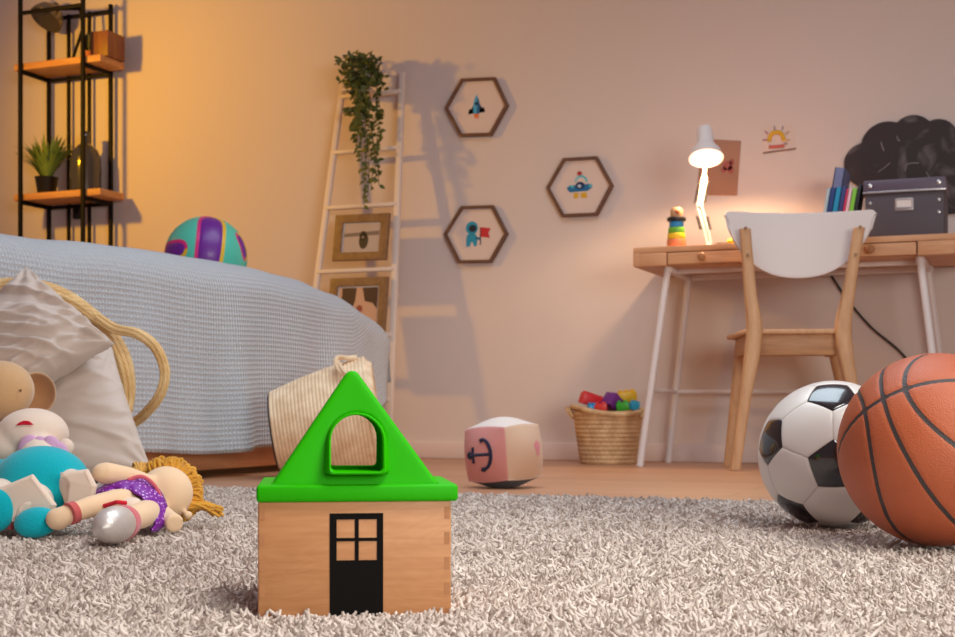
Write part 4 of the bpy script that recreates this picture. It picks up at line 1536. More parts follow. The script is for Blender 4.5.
# ================================================================== things on the desk
# stacker
ps = on_y(676.5, 246, 4.65)
st = thing('stacking_toy', 'rainbow wooden stacking figure with a black collar standing at the left end of the desk', 'toy', (ps.x, ps.y, DTOP), PHI)
s5 = ps.dot(FW) / F_PX
def ring_part(name, z0, z1, r, colr, parent=st):
    mb = MB(); h = z1 - z0; e = min(0.004, h * 0.3)
    mb.lathe([(0, z0), (r - e, z0), (r - e * .3, z0 + e * .3), (r, z0 + e), (r, z1 - e), (r - e * .3, z1 - e * .3), (r - e, z1), (0, z1)], 28)
    return mb.build(name, plain('paint_%d_%d' % (colr[0], colr[1]), srgb(*colr), 0.4), parent)
zs = [246, 238.5, 232.5, 227, 222, 219]
ring_part('base_ring', 0, 8 * s5, 9.6 * s5, (236, 130, 84))
ring_part('ring', 8 * s5, 14 * s5, 9.0 * s5, (244, 196, 40))
ring_part('ring', 14 * s5, 20 * s5, 8.2 * s5, (110, 176, 50))
ring_part('ring', 20 * s5, 26 * s5, 7.2 * s5, (44, 140, 206))
ring_part('collar', 26 * s5, 30 * s5, 9.6 * s5, (36, 28, 28))
mb = MB(); mb.lathe([(0, 30 * s5), (5.2 * s5, 30 * s5), (6.0 * s5, 31.5 * s5), (6.4 * s5, 35 * s5), (6.0 * s5, 38 * s5), (4.6 * s5, 39.6 * s5), (0, 40 * s5)], 24)
hd = mb.build('head', M_birch, st)
mb = MB(); mb.ball((-0.1 * s5, -6.0 * s5, 35 * s5), (2.3 * s5, 1.2 * s5, 2.2 * s5), 14, 8)
mb.build('nose', plain('rust_paint', srgb(190, 84, 48), 0.5), hd)

# desk lamp
Yl = 4.72
lamp = thing('desk_lamp', 'white articulated desk lamp, lit, standing on the desk', 'lamp')
pb0 = on_y(709, 240, Yl); pb0.z = DTOP
elb = on_y(699.5, 206, Yl); hdp = on_y(704.5, 178, Yl - 0.0)
mb = MB(); mb.lathe([(0, 0), (0.034, 0), (0.036, 0.004), (0.034, 0.010), (0.010, 0.014), (0.009, 0.022), (0, 0.022)], 28, M=Matrix.Translation(pb0))
mb.build('base', M_white_paint, lamp)
p_low = pb0 + Vector((0, 0, 0.02))
mb = MB()
for off in (-0.007, 0.007):
    mb.tube([p_low + RT * off, elb + RT * off], 0.0048, 10)
mb.ball(elb, 0.010, 14, 8)
mb.build('lower_arm', M_white_paint, lamp)
mb = MB()
for off in (-0.007, 0.007):
    mb.tube([elb + RT * off, hdp + RT * off], 0.0048, 10)
mb.build('upper_arm', M_white_paint, lamp)
def spring(a, b_, name):
    mb = MB()
    pts = []
    d = (b_ - a); L = d.length; fr_ = axis_frame(d.normalized()).to_3x3()
    for i in range(120):
        t = i / 119
        an = t * 2 * PI * 12
        pts.append(a + d * t + fr_ @ Vector((math.cos(an) * 0.005, math.sin(an) * 0.005, 0)))
    mb.tube(pts, 0.0016, 5)
    return mb.build(name, plain('spring_steel', srgb(70, 60, 56), 0.4, metal=0.7), lamp)
v_ = (elb - p_low)
spring(p_low + v_ * 0.35 + RT * -0.016, p_low + v_ * 0.72 + RT * -0.016, 'spring')
spring(p_low + v_ * 0.35 + RT * 0.017, p_low + v_ * 0.72 + RT * 0.017, 'spring')
v2 = hdp - elb
spring(elb + v2 * 0.1 + RT * -0.016, elb + v2 * 0.9 + RT * -0.016, 'spring')
spring(elb + v2 * 0.1 + RT * 0.017, elb + v2 * 0.9 + RT * 0.017, 'spring')
# shade: bell pointing down and forward
sh_c = on_y(706, 158.5, Yl - 0.06)
axs = (Vector((0, 0, -1)) - FW * 0.42 + RT * -0.03).normalized()
Ms = Matrix.Translation(sh_c) @ axis_frame(-axs, FW)
s5 = sh_c.dot(FW) / F_PX
mb = MB()
mb.lathe([(17.2 * s5, 0.0), (17.6 * s5, 0.004), (14.5 * s5, 0.030), (9.6 * s5, 0.052), (8.2 * s5, 0.060), (8.0 * s5, 0.112), (6.6 * s5, 0.124), (0, 0.126)], 40, M=Ms)
shd = MB()
prof = [(17.2 * s5, 0.0), (17.8 * s5, 0.002), (14.5 * s5, 0.030), (9.8 * s5, 0.052), (8.4 * s5, 0.062), (8.0 * s5, 0.112), (6.6 * s5, 0.124), (0, 0.126), (0, 0.122), (6.0 * s5, 0.120), (7.4 * s5, 0.108), (7.6 * s5, 0.062), (9.0 * s5, 0.050), (13.8 * s5, 0.029), (17.2 * s5, 0.0)]
shd.lathe(prof, 40, M=Ms)
shd.build('shade', M_white_paint, lamp)
mb = MB(); mb.tube([hdp, Ms @ Vector((0, 0.0, 0.075))], 0.007, 10); mb.ball(hdp, 0.011, 14, 8)
mb.build('joint', M_white_paint, lamp)
mb = MB()
mb.lathe([(0, 0.012), (10.5 * s5, 0.014), (12.0 * s5, 0.022), (10.5 * s5, 0.036), (7.0 * s5, 0.050), (0, 0.052)], 28, M=Ms)
bulb = mb.build('bulb', emit_mat('bulb_glow', (1.0, 0.84, 0.62, 1), 45.0), lamp)
LAMP_POS = Ms @ Vector((0, 0, -0.012)); LAMP_AX = axs
# cord with a small yellow toy by the base
mb2 = MB()
cp = [Vector((p.x, p.y, DTOP + 0.004)) for p in bez([pb0 + Vector((0.03, -0.03, 0)), on_y(716, 243, 4.64), on_y(724, 243, 4.63), on_y(740, 243, 4.70), on_y(752, 243, 4.85)], 20)]
mb2.tube(cp, 0.003, 8)
mb2.build('cord', M_black_plastic, lamp)
py_ = on_y(731.5, 240, 4.66)
yt = thing('toy_duck', 'tiny yellow toy on the desk just right of the lamp base', 'toy', (py_.x, py_.y, DTOP), PHI)
mb = MB(); mb.ball((0, 0, 0.012), (0.017, 0.012, 0.012)); mb.ball((0.010, 0, 0.026), (0.009, 0.009, 0.009))
blend(mb, 0.002, 2).build('body', plain('yellow_paint', srgb(246, 204, 30), 0.4), yt)
mb = MB(); mb.ball((0.019, 0, 0.025), (0.005, 0.004, 0.0022)); mb.build('beak', plain('orange_paint', srgb(226, 130, 30), 0.4), yt)

# storage box with lid
Ybx = 4.64
bx0 = on_y(863, 236, Ybx); bx1 = on_y(946, 232, Ybx)
BWd = bx1.x - bx0.x; bzt = on_y(905, 178.0, Ybx).z
bxh = bzt - DTOP
sbx = thing('storage_box', 'dark grey storage box with metal label holder standing on the right of the desk', 'storage box', ((bx0.x + bx1.x) / 2, Ybx + 0.11, DTOP))
M_boxc = plain('dark_card', srgb(84, 74, 82), 0.6, bump=0.1, bscale=200)
M_chrome = plain('brushed_steel', srgb(206, 200, 200), 0.3, metal=0.9)
mb = MB(); mb.box((0, 0, (bxh - 0.03) / 2), (BWd - 0.012, 0.21, bxh - 0.03), 0.006); mb.build('body', M_boxc, sbx)
mb = MB(); mb.box((0, 0, bxh - 0.022), (BWd, 0.222, 0.042), 0.006)
lid = mb.build('lid', plain('lid_card', srgb(98, 84, 100), 0.45, bump=0.08, bscale=200), sbx)
mb = MB(); mb.box((0, -0.112, bxh - 0.042), (BWd + 0.001, 0.004, 0.006), 0.001); mb.build('edge_strip', M_chrome, lid)
for sx_ in (-1, 1):
    mb = MB(); mb.lathe([(0, 0), (0.008, 0), (0.007, 0.003), (0, 0.005)], 14, M=Matrix.Translation((sx_ * (BWd / 2 - 0.022), -0.111, bxh - 0.020)) @ Matrix.Rotation(PI / 2, 4, 'X'))
    mb.build('rivet', M_chrome, lid)
    for z in (bxh - 0.075, bxh - 0.115):
        mb = MB(); mb.lathe([(0, 0), (0.006, 0), (0.005, 0.003), (0, 0.004)], 14, M=Matrix.Translation((sx_ * (BWd / 2 - 0.022), -0.1045, z)) @ Matrix.Rotation(PI / 2, 4, 'X'))
        mb.build('rivet', M_chrome, sbx)
mb = MB()
lw, lh = 0.058, 0.040
mb.plate([round_poly([(-lw / 2, -lh / 2), (lw / 2, -lh / 2), (lw / 2, lh / 2), (-lw / 2, lh / 2)], 0.004, 4), [(-lw / 2 + .006, -lh / 2 + .012), (lw / 2 - .006, -lh / 2 + .012), (lw / 2 - .006, lh / 2 - .005), (-lw / 2 + .006, lh / 2 - .005)]], 0.004, 0.001, M=Matrix.Translation((0, -0.1065, bxh - 0.085)) @ UPRIGHT)
lhd = mb.build('label_holder', M_chrome, sbx)
mb = MB(); mb.box((0, -0.1062, bxh - 0.083), (lw - 0.010, 0.001, lh - 0.014)); mb.build('paper_label', M_paper, lhd)

# books leaning against the box
book_defs = [  # px at foot, width px, height, colour, lean, label, depth row
    (818.0, 3.6, 0.178, (166, 186, 196), 0.20, 'thin pale grey blue book, leftmost of the leaning books on the desk', 4.66),
    (821.5, 11.5, 0.262, (120, 122, 160), 0.20, 'tall thick dark book with a lavender spine, highest of the leaning row', 4.775),
    (824.5, 5.6, 0.178, (30, 56, 120), 0.19, 'navy blue book leaning right next to the thin pale grey blue book', 4.66),
    (831.0, 5.8, 0.178, (20, 140, 184), 0.18, 'turquoise book leaning in the middle of the row on the desk', 4.66),
    (837.5, 5.0, 0.180, (52, 62, 120), 0.165, 'dark blue book leaning just right of the turquoise one', 4.66),
    (843.2, 2.4, 0.172, (206, 46, 92), 0.155, 'thin crimson red book leaning between a dark blue and a pale pink book', 4.66),
    (846.2, 3.6, 0.172, (236, 190, 200), 0.14, 'pale pink book leaning left of the lime green book', 4.66),
    (850.6, 5.0, 0.172, (130, 196, 60), 0.115, 'lime green book beside the slim black book on the desk', 4.66),
    (856.6, 3.6, 0.184, (40, 36, 40), 0.075, 'slim black book standing against the grey storage box', 4.66),
]
Yb = 4.70
xcur = on_y(818, 235, 4.66).x
for (px, wpx, h, colr, lean, lab, Yb) in book_defs:
    lean = 0.17
    p0 = on_y(px, 235, Yb)
    wd = wpx * p0.dot(FW) / F_PX * 0.90
    if Yb < 4.7:
        p0.x = xcur; xcur += wd / math.cos(lean) + 0.0008
    t = thing('book', lab, 'book', (p0.x, Yb, DTOP), group='books leaning on the desk', rot=(0, lean, 0))
    dep = 0.105 if h < 0.19 else 0.15
    mb = MB()
    zl = wd * math.sin(lean) * 1.0
    mb.box((wd * .06, dep / 2, h / 2 + zl), (wd * .10, dep, h), 0.0004)
    mb.box((wd * .94, dep / 2, h / 2 + zl), (wd * .10, dep, h), 0.0004)
    mb.box((wd * .5, 0.001, h / 2 + zl), (wd * .98, 0.002, h), 0.0004)
    mb.build('cover', plain('cover_%d_%d' % (colr[0], colr[1]), srgb(*colr), 0.45), t)
    mb = MB(); mb.box((wd * .5, dep / 2, h / 2 + zl - 0.002), (wd * .8, dep - 0.004, h - 0.006)); mb.build('pages', M_paper, t)

# cord hanging behind the desk
mb = MB(); mb.tube(bez([on_y(822, 262, WALL_Y - 0.012), on_y(834, 280, WALL_Y - 0.012), on_y(850, 303, WALL_Y - 0.012), on_y(872, 328, WALL_Y - 0.012), on_y(905, 357, WALL_Y - 0.012), on_y(930, 400, WALL_Y - 0.012), on_y(935, 440, WALL_Y - 0.022)], 40), 0.004, 8)
tag(mb.build('power_cord', M_black_plastic), 'black power cord hanging down the wall behind the desk', 'cord')

# ================================================================== things on the wall
YW = WALL_Y
def wall_plate(px, py, w, h): ...
# brown card behind the lamp
def quad_on_wall(pts, Y):
    return [(on_y(x, y, Y).x, on_y(x, y, Y).z) for x, y in pts]
mb = MB()
q = quad_on_wall([(697, 195), (737, 195.5), (741, 141), (716, 139.5), (701, 141)], YW - 0.002)
mb.plate([q], 0.003, 0.0005, M=Matrix.Translation((0, YW - 0.002, 0)) @ UPRIGHT)
cardm = plain('kraft_card', srgb(176, 128, 104), 0.8, var=0.12, vscale=14)
kc = thing('paper_picture', 'brown paper picture pinned to the wall behind the desk lamp', 'picture')
mb.build('sheet', cardm, kc)
mb = MB()
for (x, y, rx, ry) in ((728, 166, 5, 5), (731, 170, 3, 4), (724, 170, 3, 3), (732, 162, 2.5, 3)):
    c = on_y(x, y, YW)
    mb.plate([ellipse(c.x, c.z, rx * 0.0037, ry * 0.0037, 16)], 0.0008, M=Matrix.Translation((0, YW - 0.0042, 0)) @ UPRIGHT)
mb.build('print', plain('rust_print', srgb(176, 92, 84), 0.8), kc)
# sun drawing
sd = thing('sun_drawing', 'small child drawing of a yellow sun stuck on the wall above the chair', 'drawing')
mb = MB(); mb.plate([quad_on_wall([(761.5, 153.5), (796, 148.5), (793, 124), (764, 127)], YW)], 0.001, M=Matrix.Translation((0, YW - 0.001, 0)) @ UPRIGHT)
mb.build('sheet', plain('drawing_paper', srgb(224, 202, 192), 0.85), sd)
def stroke(mb_, pts, r, mat=0, dy=0.0026):
    pp = [on_y(x, y, YW - dy) for x, y in pts]
    mb_.tube(pp, r, 6, mat=mat)
mb = MB()
stroke(mb, [(776.5 + 7.2 * math.cos(a), 140.0 - 8.0 * math.sin(a)) for a in np.linspace(-0.1, PI + 0.2, 16)], 0.0075, 0)
stroke(mb, [(769, 147), (777, 146.6), (784.5, 145.6)], 0.006, 1)
stroke(mb, [(763, 153), (775, 151.2), (796, 148.6)], 0.0028, 2)
for (a, b_, c, d, mt_) in ((765, 131, 768, 134, 3), (763, 140, 767, 140, 3), (774, 126, 775, 130, 4), (783, 126, 782, 130, 4), (789, 131, 786, 134, 5), (790, 140, 786, 140, 5), (787, 144, 785, 143, 2)):
    stroke(mb, [(a, b_), (c, d)], 0.0032, mt_)
mb.build('crayon_sun', [plain('crayon_yellow', srgb(226, 176, 40), 0.7), plain('crayon_red', srgb(206, 104, 92), 0.7), plain('crayon_brown', srgb(140, 106, 100), 0.7), plain('crayon_pink', srgb(196, 136, 146), 0.7), plain('crayon_grey', srgb(170, 150, 160), 0.7), plain('crayon_tan', srgb(206, 166, 130), 0.7)], sd)

# cloud chalkboard
circ = [(866, 165, 22), (889, 150, 28.5), (914, 137, 22), (939, 139, 20), (962, 150, 22), (975, 170, 24), (900, 175, 34), (940, 175, 34), (882, 180, 24), (908, 195, 22), (950, 190, 24)]
c0x, c0y = 915, 168
outl = []
for i in range(160):
    a = 2 * PI * i / 160
    best = 0
    for (x, y, r) in circ:
        dx, dy = x - c0x, y - c0y
        b_ = dx * math.cos(a) + dy * math.sin(a)
        cc_ = dx * dx + dy * dy - r * r
        disc = b_ * b_ - cc_
        if disc > 0: best = max(best, b_ + math.sqrt(disc))
    outl.append((c0x + best * math.cos(a), c0y + best * math.sin(a)))
m, nt, b = new_mat('chalk_surface')
tc = N(nt, 'ShaderNodeTexCoord')
n1 = N(nt, 'ShaderNodeTexNoise', Scale=7.0, Detail=5.0, Distortion=1.5); nt.links.new(tc.outputs['Object'], n1.inputs['Vector'])
cr = N(nt, 'ShaderNodeValToRGB')
cr.color_ramp.elements[0].position = 0.52; cr.color_ramp.elements[0].color = srgb(62, 52, 54)
cr.color_ramp.elements[1].position = 0.82; cr.color_ramp.elements[1].color = srgb(150, 140, 140)
nt.links.new(n1.outputs['Fac'], cr.inputs['Fac']); nt.links.new(cr.outputs['Color'], b.inputs['Base Color'])
b.inputs['Roughness'].default_value = 0.8
ck = thing('chalkboard', 'dark cloud shaped chalkboard with chalk smudges on the wall above the storage box', 'chalkboard')
mb = MB()
mb.plate([quad_on_wall(outl, YW - 0.006)], 0.010, 0.002, M=Matrix.Translation((0, YW - 0.006, 0)) @ UPRIGHT)
mb.build('board', m, ck)
M_chalk = plain('chalk', srgb(150, 142, 144), 0.9)
def chalk(pts, r=0.002):
    MB().tube([on_y(x, y, YW - 0.0118) for x, y in pts], r, 6).build('chalk_mark', M_chalk, ck)
chalk([(881, 142), (882, 146), (884, 151)]); chalk([(897, 136), (898, 140), (900, 141)])
chalk([(905, 171), (906, 165), (912, 163), (919, 163)], 0.0018)
chalk([(878, 172), (884, 168), (890, 163)], 0.0014); chalk([(926, 172), (930, 178)], 0.0014)

# hexagon pictures
def hexagon(pts6, art, lab):
    """pts6: the six corners in picture pixels"""
    c = on_y(sum(p[0] for p in pts6) / 6, sum(p[1] for p in pts6) / 6, YW - 0.01)
    t = thing('hexagon_picture', lab, 'picture', (c.x, YW - 0.001, c.z), group='hexagon pictures')
    out = [(on_y(x, y, YW - 0.02).x - c.x, on_y(x, y, YW - 0.02).z - c.z) for x, y in pts6]
    k = 0.90
    inn = [(x * k, z * k) for x, z in out]
    mb = MB(); mb.plate([out, inn], 0.022, 0.002, M=Matrix.Translation((0, -0.011, 0)) @ UPRIGHT)
    mb.build('frame', M_walnut, t)
    mb = MB(); mb.plate([[(x * 0.93, z * 0.93) for x, z in out]], 0.006, M=Matrix.Translation((0, -0.006, 0)) @ UPRIGHT)
    mb.build('backing_sheet', plain('picture_paper', srgb(226, 204, 194), 0.85), t)
    mb = MB(); mats = []
    for i, (col, loops) in enumerate(art):
        mats.append(plain('ink_%d_%d_%d' % col, srgb(*col), 0.7))
        for lp in loops:
            u = 0.00405
            mb.plate([[(x * u, z * u) for x, z in lp]], 0.0008, 0.0, mat=i, M=Matrix.Translation((0, -0.0094 - 0.0004 * i, 0)) @ UPRIGHT)
    mb.build('artwork', mats, t, smooth=False)
    return t
rocket = [((30, 36, 46), [[(-9, -7), (-3, 2), (-2, -6)], [(9, -6), (3, 3), (2, -6)], [(-9, -7), (-8, -2), (-4, -2), (-3, -6)], [(9, -6), (8, -1), (4, -2), (3, -6)]]),
          ((72, 168, 214), [[(-3.2, -7), (-3.6, 2), (-2, 8), (0, 12), (2, 8), (3.6, 2), (3.2, -7)]]),
          ((36, 96, 150), [[(0.4, -7), (0.8, 8), (2, 8), (3.6, 2), (3.2, -7)]]),
          ((234, 120, 44), [[(-2.6, -7), (-1.6, -12), (0, -10), (1.6, -12.5), (2.6, -7)]]),
          ((20, 40, 70), [ellipse(0, 3, 1.6, 1.8, 14)])]
robot = [((222, 172, 36), [[(-6, -11), (-6, -6), (-1, -6), (-1.5, -11)], [(1.5, -11), (1, -6), (7, -6), (7.5, -11)]]),
         ((30, 110, 160), [[(-10, -5), (-13, -1), (-10, 1.5), (8, 2), (12, 1.5), (12, -2), (8, -4.5)]]),
         ((80, 190, 204), [[(-9, 0), (-10, 2), (-6, 1.4), (-6, -2)], [(9, 0), (11, 2.2), (13, 0), (10, -2)], ellipse(1.5, 4, 6.5, 6.5, 20, 0, PI)]),
         ((226, 206, 196), [ellipse(1.3, 4, 4.6, 4.7, 20, 0, PI)]),
         ((22, 44, 96), [ellipse(0.5, 1, 4.5, 3.4, 18)]),
         ((196, 210, 220), [ellipse(0.0, 0.4, 1.8, 1.5, 14)]),
         ((176, 40, 44), [ellipse(0, 12.5, 2.3, 2.0, 14)])]
astro = [((38, 150, 186), [ellipse(-4, 6, 6.4, 6.6, 22), [(-9, 0), (0, 0), (2, -5), (1, -12), (-2, -12), (-3, -8), (-5, -8), (-6, -12), (-10, -12), (-10, -5)]]),
         ((22, 34, 52), [ellipse(-3.2, 5.6, 4.2, 3.6, 18), [(4.6, -11), (5.6, -11), (5.6, 6), (4.6, 6)]]),
         ((200, 44, 52), [[(5.6, -3), (15, -4.5), (13.4, 0.5), (16, 4.8), (5.6, 6.5)]]),
         ((24, 110, 150), [[(0, -2), (4.6, -4), (4.4, -6), (0, -5)]])]
hexagon([(444.5, 108), (461, 78.5), (495, 77), (508, 105), (491, 135.5), (460, 136.5)], rocket, 'hexagon picture of a blue rocket, the upper left of three on the wall')
hexagon([(546, 188), (563, 158), (597, 156), (613, 185), (597, 215.5), (562, 217)], robot, 'hexagon picture of a blue flying saucer with yellow feet, the right one of three')
hexagon([(443.5, 234), (461, 206), (493, 205), (507.5, 233.5), (491, 262.5), (458, 263)], astro, 'hexagon picture of a blue astronaut with a red flag, the lower left of three')

# ================================================================== ladder shelf
def lad_y(z): return WALL_Y - 0.035 - 0.23 * max(0, (1.60 - z)) / 1.60
def on_lad(px, py, off=0.0):
    z = 1.0
    for _ in range(12):
        p = on_y(px, py, lad_y(z) - off); z = p.z
    return p
lad = thing('ladder_shelf', 'narrow white ladder rack leaning against the wall beyond the bed', 'ladder rack')
L0, L1 = on_lad(345.5, 66), on_lad(317, 283)
R0, R1_ = on_lad(403.0, 62), on_lad(393, 330)
def pc_x(): return on_lad(369, 96).x
def extend(a, b_, z):
    t = (z - a.z) / (b_.z - a.z); return a.lerp(b_, t)
Lt, Lb = extend(L0, L1, 1.535), extend(L0, L1, 0.012)
Rt_, Rb_ = extend(R0, R1_, 1.56), extend(R0, R1_, 0.012)
M_lad = plain('ladder_paint', srgb(232, 214, 202), 0.5)
for (a, b_) in ((Lt, Lb), (Rt_, Rb_)):
    mb = MB(); mb.beam(b_, a, 0.024, 0.022, 0.004, up=Vector((0, 1, 0)))
    mb.build('stile', M_lad, lad)
for py in (98, 153, 208, 271.5, 336, 400):
    zz = on_lad(335, py).z
    a = extend(L0, L1, zz); b_ = extend(R0, R1_, zz)
    mb = MB(); mb.beam(a, b_, 0.030, 0.016, 0.004, up=Vector((0, 0, 1)))
    mb.build('rung', M_lad, lad)

mb = MB(); mb.box((pc_x(), on_lad(363, 98).y - 0.066, on_lad(365, 98).z + 0.009), (0.110, 0.130, 0.008), 0.002)
mb.build('plant_shelf', M_lad, lad)

# photo frames resting on the rungs
def photo_frame(quad, lab, photo):
    pts = [on_lad(x, y, 0.03) for x, y in quad]            # bl, br, tr, tl
    bl_, br_, tr_, tl_ = pts
    ux = (br_ - bl_).normalized(); upv = ((tl_ - bl_) - ux * (tl_ - bl_).dot(ux)).normalized()
    w_ = (br_ - bl_).length; h_ = (tl_ - bl_).length
    nrm = ux.cross(upv)
    if nrm.y > 0: nrm = -nrm
    Mx = Matrix((ux, upv, ux.cross(upv))).transposed().to_4x4()
    c = (bl_ + tr_) / 2
    t = thing('photo_frame', lab, 'picture frame', c, group='photo frames on the ladder rack')
    t.rotation_euler = Mx.to_euler()
    fo = [(-w_ / 2, -h_ / 2), (w_ / 2, -h_ / 2), (w_ / 2, h_ / 2), (-w_ / 2, h_ / 2)]
    iw, ih = w_ / 2 - 0.036, h_ / 2 - 0.034
    fi = [(-iw, -ih), (iw, -ih), (iw, ih), (-iw, ih)]
    mb = MB(); mb.plate([fo, fi], 0.018, 0.002); mb.build('frame', M_oak_frame, t)
    mb = MB(); mb.plate([[(x * 1.03, y * 1.03) for x, y in fi]], 0.004, M=Matrix.Translation((0, 0, -0.002)))
    mb.build('mount', M_paper, t)
    mb = MB(); mats = []
    for i, (col, loops) in enumerate(photo):
        mats.append(plain('photo_%d_%d_%d' % col, srgb(*col), 0.5))
        for lp in loops:
            mb.plate([[(x * iw * 0.93, y * ih * 0.93) for x, y in lp]], 0.0006, 0, mat=i, M=Matrix.Translation((0, 0, 0.0006 + 0.0004 * i)))
    mb.build('photo', mats, t, smooth=False)
    return t
sq = [(-1, -1), (1, -1), (1, 1), (-1, 1)]
photo_frame([(334, 262.5), (388, 261), (389, 212), (335, 217)], 'oak framed photo of a dark animal, on the upper rung of the ladder rack',
            [((186, 166, 158), [sq]), ((120, 104, 100), [[(-1, 0.05), (1, 0.15), (1, 0.45), (-1, 0.3)]]), ((50, 40, 40), [ellipse(0.15, -0.25, 0.26, 0.6, 20), ellipse(0.1, 0.12, 0.2, 0.34, 18)]), ((150, 132, 126), [ellipse(0.1, 0.0, 0.07, 0.1, 12)])])
photo_frame([(328, 338), (386, 337), (387.5, 276), (329, 280)], 'oak framed photo of a dark haired face, half hidden by the bed',
            [((206, 160, 134), [sq]), ((70, 44, 40), [[(-0.85, 1), (-0.1, 1), (-0.15, 0.3), (-0.5, -0.7), (-0.85, -0.6)], [(1, 1), (0.2, 1), (0.35, 0.3), (0.75, 0.2), (1, -0.1)]]), ((150, 70, 56), [ellipse(0.1, -0.1, 0.16, 0.2, 14)]), ((176, 168, 160), [[(-1, -1), (-0.2, -1), (-0.6, -0.4), (-1, -0.2)]])])

# trailing plant in a white pot on the top rung
M_leaf = plain('pothos_leaf', srgb(84, 92, 38), 0.5, var=0.35, vscale=40)
M_stem = plain('stem', srgb(96, 104, 56), 0.7)
zr = on_lad(365, 98).z
pc = on_lad(369, 96); pc = Vector((pc.x, pc.y - 0.078, zr + 0.014))
tp = thing('trailing_plant', 'trailing green ivy plant hanging from the top of the white ladder rack', 'plant', pc)
mb = MB(); mb.lathe([(0, 0), (0.036, 0), (0.040, 0.003), (0.050, 0.080), (0.053, 0.083), (0.053, 0.090), (0.047, 0.090), (0.044, 0.075), (0, 0.073)], 28)
mb.build('pot', plain('white_ceramic', srgb(220, 205, 196), 0.4), tp)
stems = MB(); leaves = MB()
def leaf(mb_, p, d, nrm, L, W, mat=0, curl=0.15):
    d = d.normalized(); s_ = d.cross(nrm)
    if s_.length < 1e-3: s_ = d.orthogonal()
    s_.normalize(); n = s_.cross(d)
    V = [p, p + d * L * .3 + s_ * W * .46 + n * W * .1, p + d * L * .62 + s_ * W * .40 + n * W * .05, p + d * L - n * L * curl, p + d * L * .62 - s_ * W * .40 + n * W * .05, p + d * L * .3 - s_ * W * .46 + n * W * .1, p + d * L * .3 - n * W * .06, p + d * L * .62 - n * W * .08]
    mb_.add(V, [(0, 1, 6), (0, 6, 5), (1, 2, 7, 6), (6, 7, 4, 5), (2, 3, 7), (7, 3, 4)], mat)
R2 = random.Random(5)
def loc(px, py, off): return on_lad(px, py, off) - pc
ends = [(364, 206), (368, 196), (379, 185), (376, 174), (357, 150), (363, 178), (353, 128), (350, 112), (377, 150), (369, 150), (380, 118), (357, 140), (371, 188)]
for i, (ex, ey) in enumerate(ends):
    sx0 = R2.uniform(350, 376)
    off = R2.uniform(0.07, 0.15)
    pth = bez([loc(sx0, 86, 0.07), loc(sx0 + R2.uniform(-3, 3), 80, off + 0.02), loc((sx0 + ex) / 2 + R2.uniform(-5, 5), 105, off + 0.01), loc(ex + R2.uniform(-4, 4), (105 + ey) / 2, off), loc(ex, ey, off - 0.01)], 32)
    stems.tube(pth, 0.0016, 5)
    for k in range(3, len(pth)):
        for rep in range(1 if R2.random() < 0.85 else 2):
            p = pth[k]
            d = Vector((R2.uniform(-1, 1), R2.uniform(-0.8, 0.3), R2.uniform(-0.9, 0.25)))
            leaf(leaves, p, d, Vector((R2.uniform(-.3, .3), -1, R2.uniform(-.1, .8))), R2.uniform(0.020, 0.032), R2.uniform(0.014, 0.020))
for i in range(46):                              # crown
    b0 = Vector((R2.uniform(-.03, .04), R2.uniform(-.04, .04), 0.08))
    tip = loc(R2.uniform(348, 385), R2.uniform(60, 100), R2.uniform(0.02, 0.12))
    md = (b0 + tip) / 2 + Vector((0, 0, 0.03))
    pth = bez([b0, md, tip], 10)
    stems.tube(pth, 0.0014, 5)
    for k in range(2, len(pth)):
        for rep in range(1):
            leaf(leaves, pth[k], Vector((R2.uniform(-1, 1), R2.uniform(-1, .4), R2.uniform(-.5, .7))), Vector((R2.uniform(-.3, .3), -1, R2.uniform(0, 1))), R2.uniform(0.022, 0.034), R2.uniform(0.015, 0.021))
for i in range(240):
    c_ = Vector((R2.gauss(0.0, 0.034), -abs(R2.gauss(0.03, 0.035)), R2.uniform(0.0, 0.125)))
    c_.x = max(-0.048, min(0.062, c_.x * (1.35 if c_.z > 0.05 else 0.9) + 0.012))
    leaf(leaves, c_ + Vector((0, -0.028, 0)), Vector((R2.uniform(-1, 1), R2.uniform(-1, .1), R2.uniform(-.6, .6))), Vector((R2.uniform(-.4, .4), -1, R2.uniform(0, 1))), R2.uniform(0.020, 0.031), R2.uniform(0.013, 0.019))
stems.build('stems', M_stem, tp)
leaves.build('foliage', M_leaf, tp, angle=180, recalc=False)

# ================================================================== metal shelf unit at the left
YF, YBk = 4.83, 5.02
sh = thing('shelf_unit', 'tall black metal shelf unit with two wooden boards standing behind the bed', 'shelf unit')
fpx = [(20.4, YF), (83.0, YF), (49.0, YBk), (110.8, YBk)]
px_x = [on_y(px, 100, Y).x for px, Y in fpx]
XL = px_x[0]; XR = px_x[1]
XLb = on_y(49, 100, YBk).x; XRb = on_y(110.8, 100, YBk).x
zlow = on_y(60, 193, YF).z; zup = on_y(60, 60.5, YF).z
ztop = on_y(110, 9, YBk).z
for (x, y, zt2) in ((XL, YF, 2.10), (XR, YF, 2.10), (XLb, YBk, ztop + 0.02), (XRb, YBk, ztop + 0.02)):
    mb = MB(); mb.box((x, y, zt2 / 2), (0.016, 0.016, zt2), 0.002); mb.build('post', M_black_metal, sh)
for px in (68.8, 89.4):
    x = on_y(px, 100, YBk).x
    mb = MB(); mb.box((x, YBk, ztop / 2), (0.013, 0.013, ztop), 0.001); mb.build('back_bar', M_black_metal, sh)
def rail(a, b_, t=0.013):
    mb = MB(); mb.beam(a, b_, t, t, 0.001); mb.build('rail', M_black_metal, sh)
for z in (zlow - 0.028, zup - 0.028):
    rail((XL, YF, z), (XLb, YBk, z), 0.016); rail((XR, YF, z), (XRb, YBk, z), 0.016)
    rail((XLb, YBk, z), (XRb, YBk, z), 0.014)
